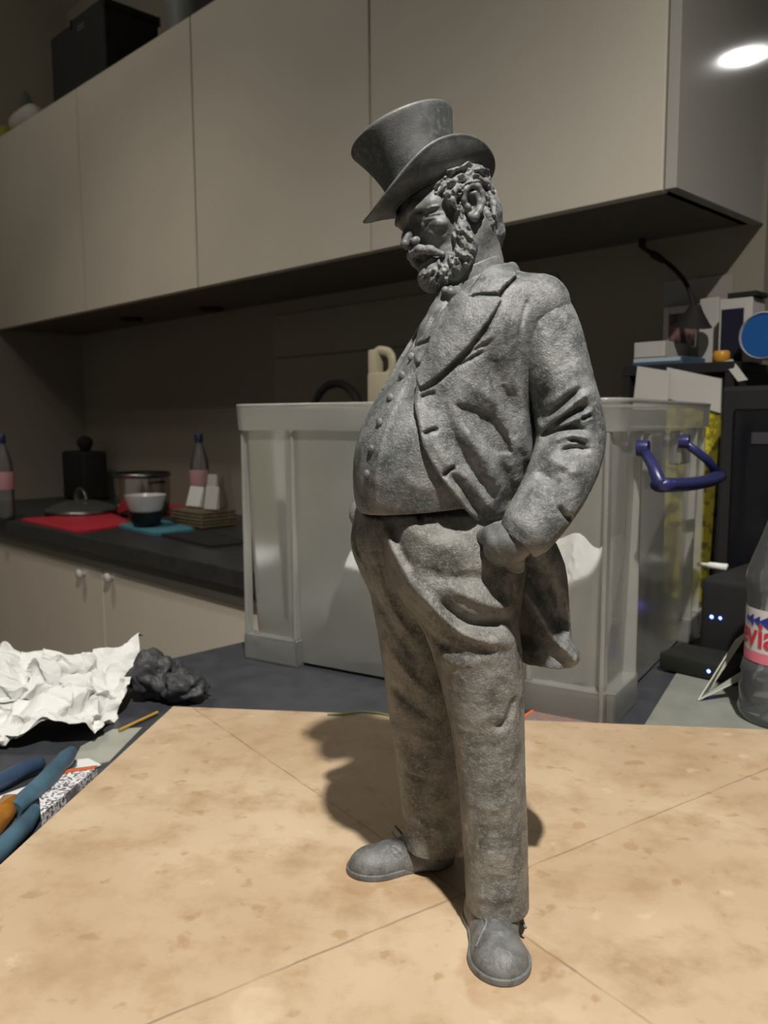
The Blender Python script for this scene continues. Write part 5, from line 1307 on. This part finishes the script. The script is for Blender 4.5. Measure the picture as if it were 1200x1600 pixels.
# white papers and yellow folder standing between box and wall
M_yel = None
def yellowmat():
    m, nt, bs = nodes_of('yellow_print'); N, L = nt.nodes, nt.links; tc = N.new('ShaderNodeTexCoord'); v_ = N.new('ShaderNodeTexNoise'); v_.inputs['Scale'].default_value = 55; v_.inputs['Detail'].default_value = 3
    L.new(tc.outputs['Object'], v_.inputs['Vector']); r_ = N.new('ShaderNodeValToRGB'); r_.color_ramp.elements[0].color = (.20, .17, .01, 1); r_.color_ramp.elements[1].color = (.58, .50, .03, 1); r_.color_ramp.elements[0].position = .42; r_.color_ramp.elements[1].position = .52
    L.new(v_.outputs['Fac'], r_.inputs[0]); L.new(r_.outputs[0], bs.inputs['Base Color']); bs.inputs['Roughness'].default_value = .4; return m
nf = 1.19
def upright(name, pts, n_, m, lab, cat, t_=.002):
    q = [pt_n(x, y, n_) for x, y in pts]; c_ = Vector((sum(p.x for p in q)/len(q), sum(p.y for p in q)/len(q), min(p.z for p in q)))
    bm = bmesh.new(); a_ = [bm.verts.new(p-c_) for p in q]; b_ = [bm.verts.new(p-c_+NX*t_) for p in q]; bm.faces.new(a_); bm.faces.new(b_[::-1]); nn = len(q)
    for k in range(nn): bm.faces.new((a_[k], b_[k], b_[(k+1) % nn], a_[(k+1) % nn]))
    o = obj(name, bm, m, None, c_); return setp(o, lab, cat)
zb_ = lambda px, n_: 655+0
def ybase(px, n_):                                        # py where the plane n_ meets the worktop
    lo_, hi_ = 656, 1400
    for _ in range(30):
        m_ = (lo_+hi_)/2
        if pt_n(px, m_, n_).z > TABLE: lo_ = m_
        else: hi_ = m_
    return lo_
yb = ybase(1100, nf); print('folder base py', yb)
upright('yellow_folder', [(1042, 618), (1126, 640), (1105, ybase(1105, nf)-1), (1036, ybase(1036, nf)-1)], nf, yellowmat(), 'yellow patterned folder standing upright right of the storage box', 'folder', .012)
upright('paper_sheets', [(1042, 574), (1127, 592), (1125, 645), (1040, 622)], nf-.004, M_whitedim, 'white sheets sticking up behind the storage box handle', 'paper', .003)
upright('paper_sheets', [(996, 572), (1046, 580), (1042, 640), (988, 640), (986, ybase(986, nf-.008)-1), (990, 640)][:4]+[(1038, ybase(1038, nf-.008)-1), (992, ybase(992, nf-.008)-1)][:0], nf-.009, M_whitedim, 'white sheet behind the right rim of the storage box', 'paper', .002)
# black computer tower, modem with blue lights
ut, ntw = ku(pt_n(1122, 700, 1.10)), 1.10; zt = pt_n(1160, 603, 1.10).z
t = thing('computer_tower', 'black computer tower at the right edge of the photo', 'computer', K(ut, ntw, TABLE), KA)
obj('case', bx((0, 0, .008), (.24, .40, zt-TABLE), .006, 2), M_blackmat, t); obj('front_panel', bx((.02, -.004, .03), (.22, .0, zt-TABLE-.03), .003, 2), M_blackglass, t)
for k in range(4): obj('foot', bx((.02+.16*(k % 2), .03+.28*(k//2), 0), (.05+.16*(k % 2), .06+.28*(k//2), .0079), .001, 1), M_blackmat, t)
obj('disc_slot', bx((.045, -.006, zt-TABLE-.075), (.195, -.004, zt-TABLE-.06), .0005, 1), mat('slot_grey', (.05, .05, .055), .3), t)
n_ = .90; um_ = ku(pt_n(1092, 960, n_)); zm = pt_n(1130, 905, n_).z
M_led = mat('blue_led', (.1, .15, 1), .4, emit=((.10, .16, 1.0), 9.0))
t = thing('modem', 'black modem with two blue lights in front of the computer tower', 'modem', K(um_, n_, TABLE), KA)
obj('body', bx((0, 0, 0), (.20, .16, max(zm-TABLE, .05)), .008, 3), M_blackmat, t, smooth=True, angle=40)
for px, py, r_ in ((1111.5, 964, .0022), (1125, 966, .0019)):
    q = pt_n(px, py, n_-.0005); obj('indicator_light', lt([(.0003, .0012), (r_*.7, .0009), (r_, 0)], 14, M=Matrix.Translation((ku(q)-um_, 0, q.z-TABLE)) @ Matrix.Rotation(R(90), 4, 'X')), M_led, t, smooth=True)
q0, q1 = pt_n(1088, 872, n_+.04), pt_n(1136, 866, n_+.04); zt_m = TABLE+max(zm-TABLE, .05)
e0, e1_ = pt_z(1088, 903, zt_m+.004), pt_z(1140, 899, zt_m+.004)
e0 = pt_n(1090, 873, n_+.05); e1_ = pt_n(1137, 866, n_+.05); dz = zt_m+.0045
sh = dz-min(e0.z, e1_.z)
q0 = K(ku(e0), n_+.05, dz); q1 = K(ku(e1_), n_+.05, dz)
o = obj('white_plug', tb([Vector((0, 0, 0)), (q1-q0)*.35, (q1-q0)*.4, q1-q0], [.0022, .0025, .004, .0042], 10), M_white, None, q0, smooth=True); setp(o, 'white cable plug lying on the modem', 'plug')
n2 = .86; u2_ = ku(pt_n(1048, 1030, n2)); z2 = pt_n(1080, 1012, n2).z
t = thing('card_reader', 'low dark box with one blue light on the grey sheets', 'device', K(u2_, n2-.03, TABLE+.0022), KA)
obj('body', bx((0, 0, 0), (.085, .055, .020), .004, 2), mat('olive_black', (.010, .011, .007), .7), t, smooth=True, angle=40)
q = pt_n(1107, 1046, n2-.0305); obj('indicator_light', lt([(.0003, .0012), (.0014, .0009), (.002, 0)], 14, M=Matrix.Translation((min(max(ku(q)-u2_, .01), .08), 0, .010)) @ Matrix.Rotation(R(90), 4, 'X')), M_led, t, smooth=True)
# grey-green sheets of film on the worktop and a folded leaflet
mat_from('plastic_sheet', [(998, 1150), (1058, 1052), (1200, 1060), (1240, 1152)], TABLE, .0018, mat('grey_sheet', (.24, .25, .22), .35, var=.12, vscale=30), 'grey plastic sheet lying flat between the storage box and the water bottle', 'sheet')
z0_ = TABLE+.003
a = pt_z(1091, 1094, z0_); b = pt_y(1168, 992, a.y+.09); c_ = pt_z(1185, 1062, z0_); d_ = pt_y(1186, 1033, a.y+.035)
bm = slab([a, pt_z(1104, 1084, z0_), pt_y(1170, 985, a.y+.025), pt_y(1150, 1000, a.y+.025)], .0012); o = centred('folded_leaflet', bm, mat('leaflet_paper', (.42, .43, .36), .6), 'pale folded leaflet standing open beside the water bottle', 'leaflet')
bm = slab([a, pt_z(1100, 1087, z0_), pt_y(1192, 1029, a.y+.004), pt_y(1192, 1045, a.y+.004)], .0012); o2 = obj('page', bm, MATS['leaflet_paper'], o); o2.matrix_parent_inverse = Matrix.Identity(4); o2.data.transform(Matrix.Translation(-o.location))

# ---- water bottle at the right edge, standing behind the board
bp_ = Vector((.364, .728, TABLE)); 
t = thing('water_bottle', 'large clear water bottle with pink and white label at the right edge', 'bottle', bp_)
rb = .040
prof = [(.0005, .006), (.012, .008), (.020, .002), (rb*.84, 0), (rb*.97, .004), (rb*1.02, .012), (rb*.98, .020), (rb*1.0, .030), (rb*.95, .038), (rb*.98, .048), (rb*.93, .056), (rb*.90, .057), (rb*.90, .108), (rb*.93, .122), (rb*.95, .130), (rb*.90, .140), (rb*.80, .152), (rb*.62, .172), (rb*.45, .195), (rb*.34, .215), (rb*.33, .228)]
obj('body', lt(prof, 48), M_clear, t, smooth=True)
lr = rb*.912
def lab_strip(z0, z1_, m, name, dr=0.0, a0=None, a1=None, parent=None):
    return obj(name, lt([(lr+dr, z0), (lr+dr, z1_)], 64), m, parent or t, smooth=True)
L_ = lab_strip(.058, .106, mat('label_white', (.62, .60, .60), .4, var=.03), 'label')
obj('pink_band', lt([(lr+.0003, .058), (lr+.0003, .0675)], 64), mat('label_pink', (.72, .19, .27), .4), L_, smooth=True)
M_txt = mat('label_red', (.55, .04, .06), .4); M_navy = mat('label_navy', (.03, .04, .28), .4)
view = math.atan2(CAM.y-bp_.y, CAM.x-bp_.x)
def wrap(me, a_left, z0, r_):
    for v_ in me.vertices:
        a = a_left + v_.co.x/r_; z = z0+v_.co.y; v_.co = (r_*math.cos(a), r_*math.sin(a), z)
left = view-R(78)                                       # the label's left limb as seen from the front
fc = bpy.data.curves.new('brand', 'FONT'); fc.body = 'evian'; fc.size = .031; fc.offset = .0006
fo = bpy.data.objects.new('tmp', fc); C.objects.link(fo); dg = bpy.context.evaluated_depsgraph_get()
me = bpy.data.meshes.new_from_object(fo.evaluated_get(dg)); bpy.data.objects.remove(fo)
bm = bmesh.new(); bm.from_mesh(me); bmesh.ops.subdivide_edges(bm, edges=[e for e in bm.edges if e.calc_length() > .002], cuts=2); bmesh.ops.triangulate(bm, faces=bm.faces[:]); bm.to_mesh(me); bm.free()
wrap(me, left-.16, .0725, lr+.0006)
me.materials.clear(); me.materials.append(M_txt); lo_ = bpy.data.objects.new('lettering', me); C.objects.link(lo_); lo_.parent = L_
bm = bmesh.new()
for k, (x_, w_, h_) in enumerate([(.000, .006, .008), (.0045, .009, .0115), (.013, .008, .010), (.020, .010, .012)]):
    N_ = 6
    for j in range(N_):
        y0_, y1_ = -h_/2+h_*j/N_, -h_/2+h_*(j+1)/N_; f_ = lambda y: w_*(1-abs(y)/(h_/2))
        q = [bm.verts.new((x_+w_, y0_, 0)), bm.verts.new((x_+w_, y1_, 0)), bm.verts.new((x_+w_-f_(y1_), y1_, 0)), bm.verts.new((x_+w_-f_(y0_), y0_, 0))]
        try: bm.faces.new(q)
        except Exception: pass
me = bpy.data.meshes.new('mountain_emblem'); bm.to_mesh(me); bm.free(); wrap(me, left+.10, .0955, lr+.0005); me.materials.append(M_navy)
eo = bpy.data.objects.new('mountain_emblem', me); C.objects.link(eo); eo.parent = L_
obj('cap', lt([(rb*.36, .218), (rb*.37, .22), (rb*.37, .236), (rb*.33, .239), (.0005, .239)], 28), mat('pink_cap', (.5, .12, .2), .4), t, smooth=True, angle=40)

# ================================================================ LEFT FOREGROUND ON THE WORKTOP
def heap(X, Y, x, y, Z):
    up = np.clip((Y+.55)/1.5, 0, 1)**1.3
    Z = Z+.036*up+.012*np.clip(-Y-.5, 0, 1)+.010*np.exp(-((X-.3)**2+(Y+.3)**2)/.15)
    y = y-.014*up*np.sin(3*X+1)-.012*np.clip(Y, 0, 1)
    x = x*(1-.12*np.clip(-Y, 0, 1))
    return x, y, Z-Z.min()*.6
bm = crumple(130, 104, .105, .086, .021, 21, 95, heap)
for v_ in bm.verts: v_.co.z = max(v_.co.z, .0006)
pc = Vector((-.347, .750, TABLE))
o = obj('crumpled_paper', bm, M_white, None, pc, R(6), smooth=False); add_solid(o, .0004); setp(o, 'crumpled white paper towel heaped at the left of the board', 'paper')
def lump(px, py, rx, ry, rz_, seed, lab):
    p = pt_z(px, py, TABLE+.012); bm = bmesh.new(); bmesh.ops.create_icosphere(bm, subdivisions=5, radius=1)
    for v_ in bm.verts:
        c_ = v_.co.copy(); q = c_*1.3+Vector((seed*3.1, 0, 0)); k = 1+.42*mnoise.noise(q*1.4)+.08*(1-abs(mnoise.noise(q*1.7))*2)+.05*mnoise.noise(q*5)
        v_.co = Vector((c_.x*rx, c_.y*ry, c_.z*rz_))*k
    zmin = min(v_.co.z for v_ in bm.verts)
    for v_ in bm.verts: v_.co.z -= zmin; v_.co.z = max(0, v_.co.z-.001)
    o = obj('clay_lump', bm, M_lump, None, (p.x, p.y, TABLE), smooth=True); setp(o, lab, 'clay')
M_lump = mat('dark_clay', (.040, .042, .046), .55, var=.25, vscale=60, bump=.4, bscale=300)
lump(238, 1074, .021, .020, .021, 1, 'dark lump of modelling clay touching the crumpled paper')
lump(288, 1078, .021, .019, .014, 2, 'dark lump of modelling clay nearest the storage box, behind the board corner')
lump(264, 1056, .013, .013, .014, 4, 'small dark clay lump between the two bigger lumps')
def stick(name, pts, rads, m, lab, cat, seg=12, z=None, group=None):
    q = []
    for (x, y, h) in pts: q.append(pt_z(x, y, TABLE+h))
    c_ = Vector((q[0].x, q[0].y, TABLE)); o = obj(name, tb([p-c_ for p in q], rads, seg), m, None, c_, smooth=True, angle=60); return setp(o, lab, cat, group)
stick('wooden_skewer', [(186, 1141, .003), (246, 1113, .003)], .0014, mat('honey_wood', (.45, .26, .05), .5), 'thin honey-coloured wooden stick between paper and board', 'stick')
mat_from('film_sheet', [(108, 1206), (126, 1168), (176, 1141), (222, 1138), (172, 1190)], TABLE, .001, mat('grey_green_film', (.34, .35, .30), .3, var=.15, vscale=25), 'greenish plastic film lying flat beside the board edge', 'sheet')
mat_from('paper_scrap', [(112, 1203), (122, 1188), (138, 1186), (158, 1196), (140, 1203)], TABLE+.0012, .0008, M_white, 'small white paper scrap between the film and the speckled lid', 'paper')
mat_from('paper_card', [(-60, 1330), (0, 1245), (62, 1222), (66, 1262), (0, 1318)], TABLE, .0008, M_white, 'white card lying under the modelling tools', 'paper')
# speckled lid with an orange rim (board covers the rest)
def lid_mat(name, orange, cx_, cy_, rr, speck):
    m, nt, bs = nodes_of(name); N, L = nt.nodes, nt.links; tc = N.new('ShaderNodeTexCoord')
    def nz(s_, d_=3):
        n = N.new('ShaderNodeTexNoise'); n.inputs['Scale'].default_value = s_; n.inputs['Detail'].default_value = d_; L.new(tc.outputs['Object'], n.inputs['Vector']); return n.outputs['Fac']
    sub = N.new('ShaderNodeVectorMath'); sub.operation = 'DISTANCE'; L.new(tc.outputs['Object'], sub.inputs[0]); sub.inputs[1].default_value = (cx_, cy_, 0)
    ad = N.new('ShaderNodeMath'); ad.operation = 'MULTIPLY_ADD'; L.new(nz(150), ad.inputs[0]); ad.inputs[1].default_value = .012; L.new(sub.outputs['Value'], ad.inputs[2])
    def ramp(x, a, b_):
        r_ = N.new('ShaderNodeMapRange'); r_.inputs[1].default_value = a; r_.inputs[2].default_value = b_; L.new(x, r_.inputs[0]); return r_.outputs[0]
    def mx(f, a, b_):
        n = N.new('ShaderNodeMix'); n.data_type = 'RGBA'; L.new(f, n.inputs[0])
        for i, q in ((6, a), (7, b_)):
            if isinstance(q, tuple): n.inputs[i].default_value = (*q, 1)
            else: L.new(q, n.inputs[i])
        return n.outputs[2]
    rr = .05; grey = mx(ramp(nz(90), .4, .6), (.16, .14, .15), (.30, .28, .30))
    sp = mx(ramp(nz(420, 2), .50, .54), (.72, .72, .74), (.12, .10, .12)) if speck else mx(ramp(nz(400, 2), .60, .64), (.20, .16, .15), (.55, .16, .05))
    col = mx(ramp(ad.outputs[0], .016, .019), grey, sp)
    col = mx(ramp(ad.outputs[0], .9, .96), col, orange); L.new(col, bs.inputs['Base Color']); bs.inputs['Roughness'].default_value = .45; return m
q = [pt_z(x, y, TABLE+.009) for x, y in [(64, 1274), (61, 1243), (66, 1224), (82, 1211), (110, 1203), (152, 1197.5), (148, 1202)]]
ce = Vector((pt_z(125, 1250, TABLE).x, pt_z(125, 1250, TABLE).y, TABLE+.0002)); rr = max((p-ce).length for p in q)
bm = prism([(p.x-ce.x, p.y-ce.y) for p in q], 0, .009); o = obj('speckled_lid', bm, lid_mat('grey_speckle', (.30, .28, .30), 0, 0, .06, True), None, ce); setp(o, 'orange-rimmed paint lid speckled with white beside the board edge', 'lid')
e_ = [Vector((p.x-ce.x, p.y-ce.y, 0)) for p in q[1:6]]; i_ = [v_*.86 for v_ in e_]; bm = bmesh.new()
for z_ in (.0092, .0098):
    pass
va = [bm.verts.new((v_.x, v_.y, .0098)) for v_ in e_]; vb = [bm.verts.new((v_.x*1.0, v_.y, .0098)) for v_ in i_]
vc = [bm.verts.new((v_.x, v_.y, .0091)) for v_ in e_]; vd = [bm.verts.new((v_.x, v_.y, .0091)) for v_ in i_]
for k in range(len(e_)-1):
    bm.faces.new((va[k], va[k+1], vb[k+1], vb[k])); bm.faces.new((vc[k], vc[k+1], va[k+1], va[k])); bm.faces.new((vb[k], vb[k+1], vd[k+1], vd[k]))
obj('orange_rim', bm, mat('orange_rim_paint', (.52, .13, .05), .45), o)
obj('side_wall', tb([Vector((v_.x, v_.y, .0045)) for v_ in e_[:2]], [(.0012, .0042)]*2, 8), mat('grey_green_rim', (.13, .14, .13), .5), o)
# second orange-edged lid behind the board, right of the legs
arc = [(806, 1139), (812, 1124), (830, 1112), (856, 1106), (886, 1108), (915, 1118), (938, 1132), (952, 1146)]
q = [pt_z(x, y, TABLE+.002) for x, y in arc]; ce = pt_z(876, 1150, TABLE+.0002); ce.z = TABLE+.0002
bm = prism([(p.x-ce.x, p.y-ce.y) for p in q], 0, .002); o = obj('paint_palette', bm, lid_mat('orange_dabs', (.10, .09, .10), 0, 0, .2, False), None, ce); setp(o, 'grey palette with an orange edge behind the board, right of the legs', 'palette')
obj('orange_edge', tb([Vector((p.x-ce.x, p.y-ce.y, .002)) for p in q[1:]], .0011, 6), mat('orange_paint', (.80, .12, .02), .4), o, smooth=True)
stick('thin_cable', [(512, 1117, .0125), (535, 1116, .0135), (565, 1112, .0135), (592, 1114, .0135), (612, 1119, .0125)], .0011, mat('olive_cable', (.14, .17, .05), .5), 'thin olive cable lying along the rear board edge behind the legs', 'cable', 8)
# modelling tools
stick('modelling_tool', [(22, 1266, .010), (36, 1252, .011), (70, 1222, .012), (102, 1186, .012), (112, 1174, .012)], [.0058, .0066, .0072, .0070, .0045], M_toolblue, 'thick blue tool handle lying diagonally below the crumpled paper', 'tool')
stick('modelling_tool', [(-60, 1247, .007), (0, 1222, .007), (36, 1202, .008), (62, 1193, .008), (68, 1191, .008)], [.006, .0065, .0065, .0058, .0035], M_toolblue2, 'dark blue tool handle, uppermost at the left photo edge', 'tool')
stick('modelling_tool', [(97, 1207, .004), (112, 1194, .004), (116, 1191, .004)], [.004, .0042, .0026], M_toolblue, 'short blue tool tip beside the speckled lid', 'tool')
stick('modelling_tool', [(-20, 1352, .006), (10, 1318, .006), (38, 1290, .006), (56, 1266, .006)], [.006, .0066, .0064, .0048], M_toolblue, 'teal blue tool handle nearest the board edge at the left', 'tool')
stick('amber_ferrule', [(-22, 1305, .010), (-2, 1280, .010), (16, 1257, .010), (20, 1252, .010)], [.0085, .0085, .0082, .006], M_amber, 'amber resin tool end at the left photo edge', 'tool', 6)
stick('steel_rasp', [(-30, 1330, .003), (0, 1303, .003), (30, 1282, .003), (48, 1268, .003)], [.0035, .0035, .0028, .002], mat('rasp_steel', (.12, .125, .12), .4, metal=.6, var=.3, vscale=300), 'thin grey ribbed rasp lying between the blue tools', 'tool')
